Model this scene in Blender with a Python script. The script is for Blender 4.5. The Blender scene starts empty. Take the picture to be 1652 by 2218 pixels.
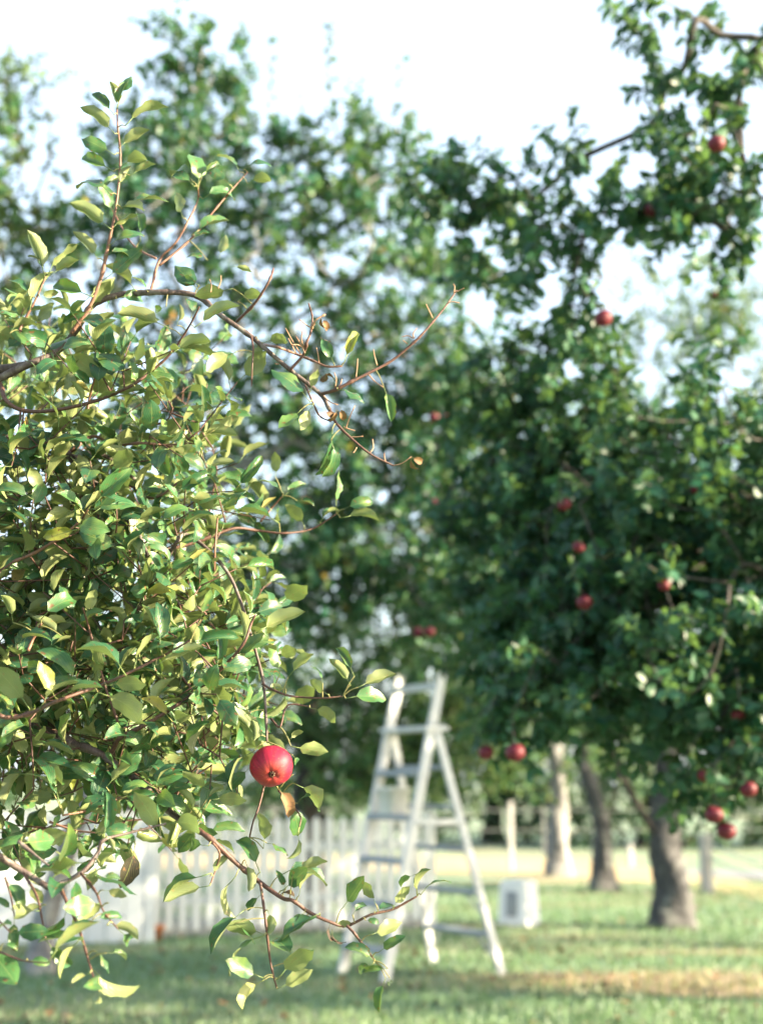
import bpy, math
import numpy as np
from mathutils import Vector, Matrix

# ----------------------------------------------------------------- camera, sky, sun, exposure
CAM_Z = 1.3
PITCH = math.radians(10.74)
FPX = 3080.0                      # focal length in units of a 1652 x 2218 picture
scn = bpy.context.scene
cam_d = bpy.data.cameras.new('camera')
cam_d.sensor_fit = 'VERTICAL'; cam_d.sensor_height = 36.0; cam_d.sensor_width = 36.0
cam_d.lens = 50.0
cam_d.clip_start = 0.05; cam_d.clip_end = 2000.0
cam_d.dof.use_dof = True
cam_d.dof.focus_distance = 2.52
cam_d.dof.aperture_fstop = 2.6
cam_d.dof.aperture_blades = 0
cam = bpy.data.objects.new('camera', cam_d)
scn.collection.objects.link(cam)
cam.location = (0, 0, CAM_Z)
cam.rotation_euler = (math.pi / 2 + PITCH, 0, 0)
scn.camera = cam

SUN_EL = math.radians(19.0)
SUN_XY = np.array([0.972, -0.235]); SUN_XY = SUN_XY / np.linalg.norm(SUN_XY)
sun_dir = Vector((SUN_XY[0] * math.cos(SUN_EL), SUN_XY[1] * math.cos(SUN_EL), math.sin(SUN_EL)))
world = bpy.data.worlds.new('World'); scn.world = world; world.use_nodes = True
wt = world.node_tree; wt.nodes.clear()
sky = wt.nodes.new('ShaderNodeTexSky'); sky.sky_type = 'NISHITA'; sky.sun_disc = False
sky.sun_elevation = SUN_EL
sky.sun_rotation = math.atan2(SUN_XY[0], SUN_XY[1])
sky.air_density = 1.0; sky.dust_density = 3.0; sky.ozone_density = 1.0
bg = wt.nodes.new('ShaderNodeBackground'); bg.inputs['Strength'].default_value = 0.105
wo = wt.nodes.new('ShaderNodeOutputWorld')
hz = wt.nodes.new('ShaderNodeMix'); hz.data_type = 'RGBA'; hz.inputs[0].default_value = 0.5     # even veil of bright morning haze
hz.inputs[7].default_value = (2.2, 2.5, 2.75, 1.0)
wt.links.new(sky.outputs[0], hz.inputs[6]); wt.links.new(hz.outputs[2], bg.inputs['Color']); wt.links.new(bg.outputs[0], wo.inputs['Surface'])
sun_l = bpy.data.lights.new('sun', 'SUN'); sun_l.energy = 4.6; sun_l.angle = math.radians(0.6)
sun_l.color = (1.0, 0.83, 0.58)
sun_o = bpy.data.objects.new('sun', sun_l); scn.collection.objects.link(sun_o)
sun_o.location = (12, -5, 9)
sun_o.rotation_euler = sun_dir.to_track_quat('Z', 'Y').to_euler()

scn.view_settings.view_transform = 'Standard'
scn.view_settings.look = 'None'
scn.view_settings.exposure = 2.78
scn.view_settings.gamma = 1.0
scn.view_settings.use_curve_mapping = False
scn.render.engine = 'CYCLES'
scn.cycles.use_denoising = True
scn.cycles.max_bounces = 6
scn.cycles.transparent_max_bounces = 6

# ----------------------------------------------------------------- helpers
rng = np.random.default_rng(11)
CP, SP = math.cos(PITCH), math.sin(PITCH)
LINK = scn.collection.objects.link

def at(x, y, d):
    """place seen at (x, y) of a 1652 x 2218 picture, d metres in front of the camera -> world point"""
    u = (np.asarray(x, float) - 826.0) / FPX
    v = (1109.0 - np.asarray(y, float)) / FPX
    dy = CP - v * SP
    dz = SP + v * CP
    t = np.asarray(d, float) / dy
    return np.stack([u * t, dy * t, CAM_Z + dz * t], axis=-1)

def on_ground(x, y):
    v = (1109.0 - y) / FPX
    dy = CP - v * SP; dz = SP + v * CP
    t = -CAM_Z / dz
    return np.array([(x - 826.0) / FPX * t, dy * t, 0.0])

def project(P):
    """world points -> (px, py, depth) in 762 x 1024"""
    P = np.asarray(P); q = P - np.array([0, 0, CAM_Z])
    f = q[:, 1] * CP + q[:, 2] * SP
    up = -q[:, 1] * SP + q[:, 2] * CP
    f = np.maximum(f, 1e-3)
    k = 1024 / 2218
    return (826 + q[:, 0] / f * FPX) * k, (1109 - up / f * FPX) * k, f

def nrm(a):
    return a / np.maximum(np.linalg.norm(a, axis=-1, keepdims=True), 1e-9)

def tag(o, label=None, cat=None, group=None, kind=None):
    if label: o['label'] = label
    if cat: o['category'] = cat
    if group: o['group'] = group
    if kind: o['kind'] = kind
    return o

def empty(name, loc=(0, 0, 0)):
    o = bpy.data.objects.new(name, None); LINK(o); o.location = loc
    o.empty_display_size = 0.1
    return o

def add(name, me, parent=None, loc=None):
    o = bpy.data.objects.new(name, me); LINK(o)
    if parent is not None:
        o.parent = parent
        o.matrix_parent_inverse = Matrix.Translation(-Vector(parent.location)) if parent.parent is None else Matrix()
    if loc is not None: o.location = loc
    return o

def mesh_np(name, V, F, mat, smooth=True, attrs=None, uv=None):
    """V (n,3); F (m,3) or (m,4) array or list of faces"""
    me = bpy.data.meshes.new(name)
    if isinstance(F, np.ndarray):
        k = F.shape[1]
        me.vertices.add(len(V)); me.vertices.foreach_set('co', np.asarray(V, np.float32).ravel())
        me.loops.add(F.size); me.loops.foreach_set('vertex_index', F.astype(np.int32).ravel())
        me.polygons.add(len(F)); me.polygons.foreach_set('loop_start', np.arange(0, F.size, k, dtype=np.int32))
        me.update(calc_edges=True)
    else:
        me.from_pydata([tuple(v) for v in V], [], F); me.update()
    if smooth: me.polygons.foreach_set('use_smooth', np.ones(len(me.polygons), bool))
    if attrs:
        for k_, a in attrs.items():
            at_ = me.attributes.new(k_, 'FLOAT', 'POINT'); at_.data.foreach_set('value', np.asarray(a, np.float32))
    if uv is not None:
        ul = me.uv_layers.new(name='uv')
        idx = np.empty(len(me.loops), np.int32); me.loops.foreach_get('vertex_index', idx)
        ul.data.foreach_set('uv', np.asarray(uv, np.float32)[idx].ravel())
    if mat is not None: me.materials.append(mat)
    me.validate()
    return me

# --- primitive parts collected into ONE mesh
class MB:
    def __init__(s): s.V = []; s.F = []
    def add(s, V, F):
        b = len(s.V); s.V += [tuple(v) for v in V]; s.F += [tuple(b + i for i in f) for f in F]; return s
    def beam(s, a, b, w, t, side, bev=0.004):
        """rectangular bar from a to b; w along side, t along the third axis; chamfered long edges"""
        a = np.array(a, float); b = np.array(b, float)
        d = nrm(b - a); sd = np.array(side, float); sd = nrm(sd - d * np.dot(sd, d)); n = np.cross(d, sd)
        h, k = w / 2, t / 2; e = min(bev, h * .4, k * .4)
        prof = [(h - e, -k), (h, -k + e), (h, k - e), (h - e, k), (-h + e, k), (-h, k - e), (-h, -k + e), (-h + e, -k)]
        V = [a + sd * p + n * q for p, q in prof] + [b + sd * p + n * q for p, q in prof]
        F = [tuple(range(8))[::-1], tuple(range(8, 16))] + [(i, (i + 1) % 8, 8 + (i + 1) % 8, 8 + i) for i in range(8)]
        return s.add(V, F)
    def prism(s, prof, a, b, side):
        a = np.array(a, float); b = np.array(b, float); d = nrm(b - a)
        sd = np.array(side, float); sd = nrm(sd - d * np.dot(sd, d)); n = np.cross(d, sd); k = len(prof)
        V = [a + sd * p + n * q for p, q in prof] + [b + sd * p + n * q for p, q in prof]
        F = [tuple(range(k))[::-1], tuple(range(k, 2 * k))] + [(i, (i + 1) % k, k + (i + 1) % k, k + i) for i in range(k)]
        return s.add(V, F)
    def tube(s, P, R, n=8):
        V, F = tube_np(np.array(P, float), np.array(R, float), n)
        return s.add(V, [tuple(f) for f in F])
    def build(s, name, mat, parent=None, smooth=False):
        return add(name, mesh_np(name, s.V, s.F, mat, smooth), parent)

def tube_np(P, R, n=7):
    P = np.asarray(P, float); m = len(P); R = np.broadcast_to(R, (m,)) if np.ndim(R) else np.full(m, R)
    T = np.gradient(P, axis=0); T = nrm(T)
    ref = np.array([0, 0, 1.0]) if abs(T[0, 2]) < .9 else np.array([1.0, 0, 0])
    N = np.zeros_like(P); N[0] = nrm(np.cross(T[0], ref))
    for i in range(1, m):
        v = N[i - 1] - T[i] * np.dot(N[i - 1], T[i]); N[i] = nrm(v)
    B = np.cross(T, N)
    a = np.arange(n) * 2 * math.pi / n
    V = (P[:, None] + R[:, None, None] * (np.cos(a)[None, :, None] * N[:, None] + np.sin(a)[None, :, None] * B[:, None])).reshape(-1, 3)
    i = np.arange(m - 1)[:, None] * n; j = np.arange(n)[None]; j2 = (j + 1) % n
    F = np.stack([i + j, i + j2, i + n + j2, i + n + j], -1).reshape(-1, 4)
    # close the two ends with a fan of quads made of doubled tip vertices
    V = np.vstack([V, P[:1] - T[:1] * R[0] * .3, P[-1:] + T[-1:] * R[-1] * .5])
    c0, c1 = len(V) - 2, len(V) - 1
    e = []
    for k in range(0, n, 2):
        k1, k2 = (k + 1) % n, (k + 2) % n
        if n % 2 and k == n - 1: k2 = k1
        if k2 == k1: continue
        e.append([c0, k2, k1, k]); e.append([c1, (m - 1) * n + k, (m - 1) * n + k1, (m - 1) * n + k2])
    return V, np.vstack([F, np.array(e)])

def spline(P, per=5):
    P = np.asarray(P, float)
    if len(P) < 3: 
        t = np.linspace(0, 1, per + 1)[:, None]; return P[0] * (1 - t) + P[-1] * t
    Q = np.vstack([2 * P[0] - P[1], P, 2 * P[-1] - P[-2]]); out = []
    for i in range(1, len(Q) - 2):
        t = np.linspace(0, 1, per, endpoint=False)[:, None]
        a, b, c, d = Q[i - 1], Q[i], Q[i + 1], Q[i + 2]
        out.append(.5 * ((2 * b) + (c - a) * t + (2 * a - 5 * b + 4 * c - d) * t**2 + (3 * b - a - 3 * c + d) * t**3))
    out.append(P[-1:]); return np.vstack(out)

# ----------------------------------------------------------------- materials
def mat_new(name):
    m = bpy.data.materials.new(name); m.use_nodes = True
    nt = m.node_tree; nt.nodes.clear()
    out = nt.nodes.new('ShaderNodeOutputMaterial')
    return m, nt, out, nt.links.new

def N(nt, t, **kw):
    n = nt.nodes.new(t)
    for k, v in kw.items(): setattr(n, k, v)
    return n

def ramp(nt, stops, interp='LINEAR'):
    r = nt.nodes.new('ShaderNodeValToRGB'); r.color_ramp.interpolation = interp
    e = r.color_ramp.elements
    while len(e) < len(stops): e.new(0.5)
    for el, (p, c) in zip(e, stops): el.position = p; el.color = (*c, 1)
    return r

def mix(nt, f, a, b, mode='MIX'):
    m = nt.nodes.new('ShaderNodeMix'); m.data_type = 'RGBA'; m.blend_type = mode
    for sock, val in ((m.inputs[0], f), (m.inputs[6], a), (m.inputs[7], b)):
        if isinstance(val, bpy.types.NodeSocket): nt.links.new(val, sock)
        elif isinstance(val, (int, float)): sock.default_value = val
        else: sock.default_value = (*val, 1)
    return m.outputs[2]

def math_n(nt, op, a, b=None, c=None):
    m = nt.nodes.new('ShaderNodeMath'); m.operation = op
    for s, v in zip(m.inputs, (a, b, c)):
        if v is None: continue
        if isinstance(v, bpy.types.NodeSocket): nt.links.new(v, s)
        else: s.default_value = v
    return m.outputs[0]

def leaf_material(name, stops, under=(0.20, 0.23, 0.10), trans=0.30, veins=True, rough=0.42, yellow=(0.30, 0.34, 0.05)):
    m, nt, out, L = mat_new(name)
    tint = N(nt, 'ShaderNodeAttribute', attribute_name='tint')
    col = ramp(nt, stops); L(tint.outputs['Fac'], col.inputs[0])
    base = col.outputs[0]
    geo = N(nt, 'ShaderNodeNewGeometry')
    tc = N(nt, 'ShaderNodeTexCoord')
    bump_h = None
    if veins:
        uv = N(nt, 'ShaderNodeSeparateXYZ'); L(tc.outputs['UV'], uv.inputs[0])
        ax = math_n(nt, 'ABSOLUTE', uv.outputs[0])
        mid = math_n(nt, 'LESS_THAN', ax, 0.035)
        ph = math_n(nt, 'SUBTRACT', math_n(nt, 'MULTIPLY', uv.outputs[1], 44.0), math_n(nt, 'MULTIPLY', ax, 30.0))
        sv = math_n(nt, 'POWER', math_n(nt, 'ABSOLUTE', math_n(nt, 'SINE', math_n(nt, 'MULTIPLY', ph, 0.5))), 10.0)
        sv = math_n(nt, 'SUBTRACT', 1.0, math_n(nt, 'POWER', math_n(nt, 'ABSOLUTE', math_n(nt, 'COSINE', math_n(nt, 'MULTIPLY', ph, 0.5))), 0.35))
        vein = math_n(nt, 'MAXIMUM', mid, math_n(nt, 'MULTIPLY', sv, 0.55))
        base = mix(nt, math_n(nt, 'MULTIPLY', vein, 0.45), base, (0.22, 0.27, 0.09))
        # blotches of age: brown specks, yellowing rims
        nz = N(nt, 'ShaderNodeTexNoise'); nz.inputs['Scale'].default_value = 140; nz.inputs['Detail'].default_value = 3
        L(geo.outputs['Position'], nz.inputs['Vector'])
        sp = N(nt, 'ShaderNodeMapRange'); L(nz.outputs['Fac'], sp.inputs[0]); sp.inputs[1].default_value = .62; sp.inputs[2].default_value = .67
        base = mix(nt, sp.outputs[0], base, (0.10, 0.05, 0.02))
        nz2 = N(nt, 'ShaderNodeTexNoise'); nz2.inputs['Scale'].default_value = 26; nz2.inputs['Detail'].default_value = 4
        L(geo.outputs['Position'], nz2.inputs['Vector'])
        yl = N(nt, 'ShaderNodeMapRange'); L(nz2.outputs['Fac'], yl.inputs[0]); yl.inputs[1].default_value = .5; yl.inputs[2].default_value = .75
        base = mix(nt, math_n(nt, 'MULTIPLY', yl.outputs[0], 0.40), base, yellow)
        bump_h = math_n(nt, 'ADD', math_n(nt, 'MULTIPLY', vein, -1.0), nz2.outputs['Fac'])
    und = mix(nt, 0.5, base, under)
    c = mix(nt, geo.outputs['Backfacing'], base, und)
    p = N(nt, 'ShaderNodeBsdfPrincipled'); L(c, p.inputs['Base Color'])
    p.inputs['Roughness'].default_value = rough; p.inputs['Specular IOR Level'].default_value = 0.35
    t = N(nt, 'ShaderNodeBsdfTranslucent')
    tcol = mix(nt, 0.45, c, (0.22, 0.36, 0.05)); L(tcol, t.inputs['Color'])
    if bump_h is not None:
        b = N(nt, 'ShaderNodeBump'); b.inputs['Strength'].default_value = 0.5; b.inputs['Distance'].default_value = 0.0012
        L(bump_h, b.inputs['Height']); L(b.outputs[0], p.inputs['Normal'])
    mx = N(nt, 'ShaderNodeMixShader'); mx.inputs[0].default_value = trans
    L(p.outputs[0], mx.inputs[1]); L(t.outputs[0], mx.inputs[2]); L(mx.outputs[0], out.inputs['Surface'])
    return m

def bark_material(name, c1, c2, scale=60, rough=0.75, lichen=None, stretch=(1, 1, .25), bump=.6):
    m, nt, out, L = mat_new(name)
    tc = N(nt, 'ShaderNodeTexCoord'); mp = N(nt, 'ShaderNodeMapping'); mp.inputs['Scale'].default_value = stretch
    L(tc.outputs['Object'], mp.inputs[0])
    nz = N(nt, 'ShaderNodeTexNoise'); nz.inputs['Scale'].default_value = scale; nz.inputs['Detail'].default_value = 6
    nz.inputs['Roughness'].default_value = .65; L(mp.outputs[0], nz.inputs['Vector'])
    r = ramp(nt, [(.3, c1), (.7, c2)]); L(nz.outputs['Fac'], r.inputs[0]); base = r.outputs[0]
    if lichen:
        n2 = N(nt, 'ShaderNodeTexNoise'); n2.inputs['Scale'].default_value = scale * .22; n2.inputs['Detail'].default_value = 4
        L(tc.outputs['Object'], n2.inputs['Vector'])
        mr = N(nt, 'ShaderNodeMapRange'); L(n2.outputs['Fac'], mr.inputs[0]); mr.inputs[1].default_value = .52; mr.inputs[2].default_value = .66
        base = mix(nt, mr.outputs[0], base, lichen)
    p = N(nt, 'ShaderNodeBsdfPrincipled'); L(base, p.inputs['Base Color']); p.inputs['Roughness'].default_value = rough
    p.inputs['Specular IOR Level'].default_value = .3
    b = N(nt, 'ShaderNodeBump'); b.inputs['Strength'].default_value = bump; b.inputs['Distance'].default_value = .4 / scale
    L(nz.outputs['Fac'], b.inputs['Height']); L(b.outputs[0], p.inputs['Normal'])
    L(p.outputs[0], out.inputs['Surface']); return m

def paint_material(name, col, dirt, amount=.35, rough=.55, scale=9, stretch=(1, 1, .3), metal=0.0):
    m, nt, out, L = mat_new(name)
    tc = N(nt, 'ShaderNodeTexCoord'); mp = N(nt, 'ShaderNodeMapping'); mp.inputs['Scale'].default_value = stretch
    L(tc.outputs['Object'], mp.inputs[0])
    nz = N(nt, 'ShaderNodeTexNoise'); nz.inputs['Scale'].default_value = scale; nz.inputs['Detail'].default_value = 7; nz.inputs['Roughness'].default_value = .7
    L(mp.outputs[0], nz.inputs['Vector'])
    mr = N(nt, 'ShaderNodeMapRange'); L(nz.outputs['Fac'], mr.inputs[0]); mr.inputs[1].default_value = .48; mr.inputs[2].default_value = .78
    base = mix(nt, math_n(nt, 'MULTIPLY', mr.outputs[0], amount), col, dirt)
    p = N(nt, 'ShaderNodeBsdfPrincipled'); L(base, p.inputs['Base Color']); p.inputs['Roughness'].default_value = rough
    p.inputs['Metallic'].default_value = metal
    b = N(nt, 'ShaderNodeBump'); b.inputs['Strength'].default_value = .25; b.inputs['Distance'].default_value = .004
    L(nz.outputs['Fac'], b.inputs['Height']); L(b.outputs[0], p.inputs['Normal'])
    L(p.outputs[0], out.inputs['Surface']); return m

M = {}
M['leaf_near'] = leaf_material('apple_leaf', [(0.0, (0.008, 0.046, 0.024)), (.45, (0.018, 0.078, 0.032)), (.78, (0.045, 0.120, 0.032)),
                               (.9, (0.23, 0.23, 0.04)), (1.0, (0.24, 0.13, 0.035))], under=(0.27, 0.28, 0.12), trans=.18, rough=.33, yellow=(0.22, 0.28, 0.05))
M['leaf_mid'] = leaf_material('orchard_leaf', [(0.0, (0.005, 0.040, 0.024)), (.5, (0.016, 0.088, 0.048)), (.82, (0.045, 0.125, 0.042)),
                              (.93, (0.24, 0.24, 0.04)), (1.0, (0.26, 0.14, 0.03))], under=(0.06, 0.15, 0.08), trans=.30, veins=False, rough=.45)
M['leaf_pale'] = leaf_material('sunny_leaf', [(0.0, (0.028, 0.10, 0.04)), (.5, (0.05, 0.135, 0.05)), (.85, (0.10, 0.16, 0.05)),
                               (.95, (0.30, 0.27, 0.05)), (1.0, (0.30, 0.18, 0.05))], under=(0.17, 0.21, 0.10), trans=.32, veins=False, rough=.45)  # paler copy of the leaf colours, sunlight put into the tone
M['leaf_far'] = leaf_material('far_leaf', [(0.0, (0.02, 0.06, 0.03)), (.6, (0.035, 0.085, 0.04)), (1.0, (0.07, 0.12, 0.04))],
                              under=(0.08, 0.12, 0.06), trans=.25, veins=False, rough=.5)
M['leaf_dead'] = leaf_material('dead_leaf', [(0.0, (0.010, 0.006, 0.005)), (.3, (0.03, 0.014, 0.008)), (1.0, (0.16, 0.08, 0.035))], under=(0.03, 0.018, 0.012), trans=.02, veins=True, rough=.7, yellow=(0.03, 0.016, 0.01))
M['bark_near'] = bark_material('branch_bark', (0.035, 0.024, 0.022), (0.11, 0.082, 0.072), 220, .6, (0.16, 0.14, 0.12))
M['bark_twig'] = bark_material('twig_bark', (0.040, 0.022, 0.018), (0.12, 0.062, 0.045), 260, .5)
M['bark_shoot'] = bark_material('shoot_bark', (0.085, 0.042, 0.028), (0.20, 0.11, 0.075), 260, .5)
M['bark_dry'] = bark_material('dry_twig_bark', (0.20, 0.11, 0.065), (0.38, 0.24, 0.15), 300, .7)
M['stalk'] = bark_material('leaf_stalk', (0.14, 0.16, 0.05), (0.24, 0.20, 0.09), 300, .5)
M['bark_old'] = bark_material('old_bark', (0.032, 0.034, 0.037), (0.11, 0.11, 0.115), 26, .9, (0.15, 0.16, 0.15), bump=1.0)
M['bark_grey'] = bark_material('grey_bark', (0.10, 0.105, 0.11), (0.23, 0.23, 0.235), 30, .9, (0.26, 0.27, 0.25), bump=.8)
M['bark_mid'] = bark_material('limb_bark', (0.026, 0.024, 0.023), (0.085, 0.076, 0.070), 40, .85)
M['white_wood'] = paint_material('white_painted_wood', (0.56, 0.59, 0.61), (0.30, 0.31, 0.31), .6, .55, 14)
M['white_fence'] = paint_material('white_fence_paint', (0.60, 0.64, 0.66), (0.38, 0.42, 0.43), .45, .6, 8)
M['grey_metal'] = paint_material('blue_grey_step_wood', (0.26, 0.30, 0.33), (0.16, 0.18, 0.20), .6, .6, 16, (.4, .4, 1))  # darker blue-grey tone for steps, braces and hinge straps
M['white_plastic'] = paint_material('white_plastic', (0.80, 0.80, 0.78), (0.55, 0.52, 0.46), .3, .4, 12, (1, 1, 1))
M['grey_panel'] = paint_material('grey_panel', (0.30, 0.32, 0.36), (0.18, 0.19, 0.2), .5, .5, 30, (1, 1, 1))
M['post_wood'] = paint_material('weathered_post', (0.36, 0.37, 0.38), (0.20, 0.19, 0.18), .6, .8, 20)
M['dark_rail'] = paint_material('old_rail_wood', (0.16, 0.17, 0.17), (0.10, 0.10, 0.10), .6, .8, 20)
M['wire'] = paint_material('galvanised_wire', (0.40, 0.42, 0.43), (0.3, 0.3, 0.3), .3, .5, 20, metal=.3)
M['terracotta'] = paint_material('terracotta', (0.36, 0.14, 0.06), (0.22, 0.10, 0.06), .5, .8, 20, (1, 1, 1))

def apple_material(name, red, flush):
    m, nt, out, L = mat_new(name)
    tc = N(nt, 'ShaderNodeTexCoord'); sx = N(nt, 'ShaderNodeSeparateXYZ'); L(tc.outputs['Object'], sx.inputs[0])
    # streaks that run from stem to blossom end, flushed yellow round the blossom end
    ang = math_n(nt, 'ARCTAN2', sx.outputs[1], sx.outputs[0])
    cmb = N(nt, 'ShaderNodeCombineXYZ'); L(math_n(nt, 'MULTIPLY', ang, 4.0), cmb.inputs[0]); L(math_n(nt, 'MULTIPLY', sx.outputs[2], 18.0), cmb.inputs[1])
    n1 = N(nt, 'ShaderNodeTexNoise'); n1.inputs['Scale'].default_value = 1.8; n1.inputs['Detail'].default_value = 5; L(cmb.outputs[0], n1.inputs['Vector'])
    low = N(nt, 'ShaderNodeMapRange'); L(sx.outputs[2], low.inputs[0]); low.inputs[1].default_value = -.022; low.inputs[2].default_value = -.040
    f = math_n(nt, 'MULTIPLY', low.outputs[0], math_n(nt, 'MULTIPLY_ADD', n1.outputs['Fac'], 2.2, -.45))
    cl = N(nt, 'ShaderNodeClamp'); L(f, cl.inputs[0])
    r = ramp(nt, [(.3, tuple(c * .45 for c in red)), (.75, red)]); L(n1.outputs['Fac'], r.inputs[0])
    base = mix(nt, cl.outputs[0], r.outputs[0], flush)
    n2 = N(nt, 'ShaderNodeTexNoise'); n2.inputs['Scale'].default_value = 330; n2.inputs['Detail'].default_value = 2; L(tc.outputs['Object'], n2.inputs['Vector'])
    s2 = N(nt, 'ShaderNodeMapRange'); L(n2.outputs['Fac'], s2.inputs[0]); s2.inputs[1].default_value = .66; s2.inputs[2].default_value = .72
    base = mix(nt, math_n(nt, 'MULTIPLY', s2.outputs[0], .5), base, (0.34, 0.17, 0.10))
    n3 = N(nt, 'ShaderNodeTexNoise'); n3.inputs['Scale'].default_value = 110; n3.inputs['Detail'].default_value = 4; L(tc.outputs['Object'], n3.inputs['Vector'])
    s3 = N(nt, 'ShaderNodeMapRange'); L(n3.outputs['Fac'], s3.inputs[0]); s3.inputs[1].default_value = .60; s3.inputs[2].default_value = .70
    base = mix(nt, math_n(nt, 'MULTIPLY', s3.outputs[0], .75), base, (0.07, 0.012, 0.02))
    p = N(nt, 'ShaderNodeBsdfPrincipled'); L(base, p.inputs['Base Color']); p.inputs['Roughness'].default_value = .55
    p.inputs['Specular IOR Level'].default_value = .3
    b = N(nt, 'ShaderNodeBump'); b.inputs['Strength'].default_value = .15; b.inputs['Distance'].default_value = .001
    L(n3.outputs['Fac'], b.inputs['Height']); L(b.outputs[0], p.inputs['Normal'])
    L(p.outputs[0], out.inputs['Surface']); return m
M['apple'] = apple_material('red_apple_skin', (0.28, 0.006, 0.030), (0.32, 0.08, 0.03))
M['apple_far'] = apple_material('red_apple_skin_shade', (0.115, 0.007, 0.018), (0.15, 0.04, 0.02))  # dimmer copy of the skin, shade among the leaves put into its colour
M['calyx'] = bark_material('dried_calyx', (0.02, 0.012, 0.008), (0.09, 0.05, 0.03), 400)

def ground_material():
    m, nt, out, L = mat_new('orchard_lawn')
    geo = N(nt, 'ShaderNodeNewGeometry')
    mp = N(nt, 'ShaderNodeMapping'); mp.inputs['Scale'].default_value = (.22, 1.0, 1); L(geo.outputs['Position'], mp.inputs[0])
    a = N(nt, 'ShaderNodeTexNoise'); a.inputs['Scale'].default_value = .8; a.inputs['Detail'].default_value = 5; a.inputs['Roughness'].default_value = .6; L(mp.outputs[0], a.inputs['Vector'])
    r = ramp(nt, [(.36, (0.09, 0.175, 0.10)), (.49, (0.145, 0.225, 0.14)), (.58, (0.22, 0.22, 0.14)), (.68, (0.27, 0.19, 0.11))]); L(a.outputs['Fac'], r.inputs[0])
    b = N(nt, 'ShaderNodeTexNoise'); b.inputs['Scale'].default_value = 14; b.inputs['Detail'].default_value = 6; L(geo.outputs['Position'], b.inputs['Vector'])
    base = mix(nt, .5, r.outputs[0], ramp_of(nt, b.outputs['Fac'], [(.3, (0.25, 0.25, 0.25)), (.7, (.8, .8, .8))]), 'OVERLAY')
    p = N(nt, 'ShaderNodeBsdfPrincipled'); L(base, p.inputs['Base Color']); p.inputs['Roughness'].default_value = .9
    bp = N(nt, 'ShaderNodeBump'); bp.inputs['Strength'].default_value = .8; bp.inputs['Distance'].default_value = .03
    L(b.outputs['Fac'], bp.inputs['Height']); L(bp.outputs[0], p.inputs['Normal']); L(p.outputs[0], out.inputs['Surface']); return m
def ramp_of(nt, sock, stops):
    r = ramp(nt, stops); nt.links.new(sock, r.inputs[0]); return r.outputs[0]
def simple_noise_mat(name, c1, c2, scale, rough=.9, bump=.02):
    m, nt, out, L = mat_new(name)
    geo = N(nt, 'ShaderNodeNewGeometry')
    a = N(nt, 'ShaderNodeTexNoise'); a.inputs['Scale'].default_value = scale; a.inputs['Detail'].default_value = 6; L(geo.outputs['Position'], a.inputs['Vector'])
    p = N(nt, 'ShaderNodeBsdfPrincipled'); L(ramp_of(nt, a.outputs['Fac'], [(.3, c1), (.7, c2)]), p.inputs['Base Color']); p.inputs['Roughness'].default_value = rough
    bp = N(nt, 'ShaderNodeBump'); bp.inputs['Distance'].default_value = bump; L(a.outputs['Fac'], bp.inputs['Height']); L(bp.outputs[0], p.inputs['Normal'])
    L(p.outputs[0], out.inputs['Surface']); return m
M['lawn'] = ground_material()
M['field'] = simple_noise_mat('dry_field', (0.30, 0.23, 0.12), (0.46, 0.37, 0.20), 1.6)
M['road'] = simple_noise_mat('worn_asphalt', (0.16, 0.17, 0.18), (0.24, 0.25, 0.26), 6)

# ----------------------------------------------------------------- the ground
g = 700.0
n = 40
gx = np.sign(np.linspace(-1, 1, n)) * np.abs(np.linspace(-1, 1, n)) ** 2.6 * g
gv = np.array([[x, y + 10, 0.0] for y in gx for x in gx])
gf = np.array([[j * n + i, j * n + i + 1, (j + 1) * n + i + 1, (j + 1) * n + i] for j in range(n - 1) for i in range(n - 1)])
tag(add('ground', mesh_np('ground', gv, gf, M['lawn'])), kind='structure')
edge_n = [on_ground(*q) for q in ((-900, 1876), (300, 1886), (900, 1894), (1250, 1902), (1450, 1915), (1652, 1950), (2100, 1995))]
edge_f = [on_ground(*q) for q in ((-900, 1842), (300, 1848), (900, 1856), (1250, 1862), (1450, 1885), (1652, 1918), (2100, 1960))]
fv = [(*p[:2], .006) for p in edge_n] + [(*p[:2], .006) for p in edge_f]
k = len(edge_n)
tag(add('dry_field', mesh_np('dry_field', fv, [(i, i + 1, k + i + 1, k + i) for i in range(k - 1)], M['field'])), kind='structure')
ra = [on_ground(*q) for q in ((1480, 1893), (1652, 1908), (2100, 1945))]; rb = [on_ground(*q) for q in ((1480, 1884), (1652, 1888), (2100, 1915))]
fv = [(*p[:2], .012) for p in ra] + [(*p[:2], .012) for p in rb]
tag(add('road', mesh_np('road', fv, [(0, 1, 4, 3), (1, 2, 5, 4)], M['road'])), kind='structure')

M['earth'] = simple_noise_mat('worn_earth', (0.17, 0.13, 0.085), (0.27, 0.21, 0.14), 9)
for q, (x_, y_, rx_, ry_) in enumerate(((1380, 2118, 1.1, .26), (1640, 2150, .8, .22), (1560, 2065, .9, .16), (1000, 2008, .9, .13))):
    c_ = on_ground(x_, y_); th_ = np.linspace(0, 2 * math.pi, 48, endpoint=False)
    rr_ = 1 + .22 * np.sin(3 * th_ + q) + .14 * np.sin(7 * th_ + 2 * q) + .08 * rng.standard_normal(48)
    V_ = [(c_[0], c_[1], .004)] + [(c_[0] + rx_ * r_ * math.cos(t_), c_[1] + ry_ * r_ * math.sin(t_), .004) for r_, t_ in zip(rr_, th_)]
    tag(add('bare_ground', mesh_np('bare_ground', V_, [(0, 1 + i_, 1 + (i_ + 1) % 48) for i_ in range(48)], M['earth'])), kind='structure')

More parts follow.
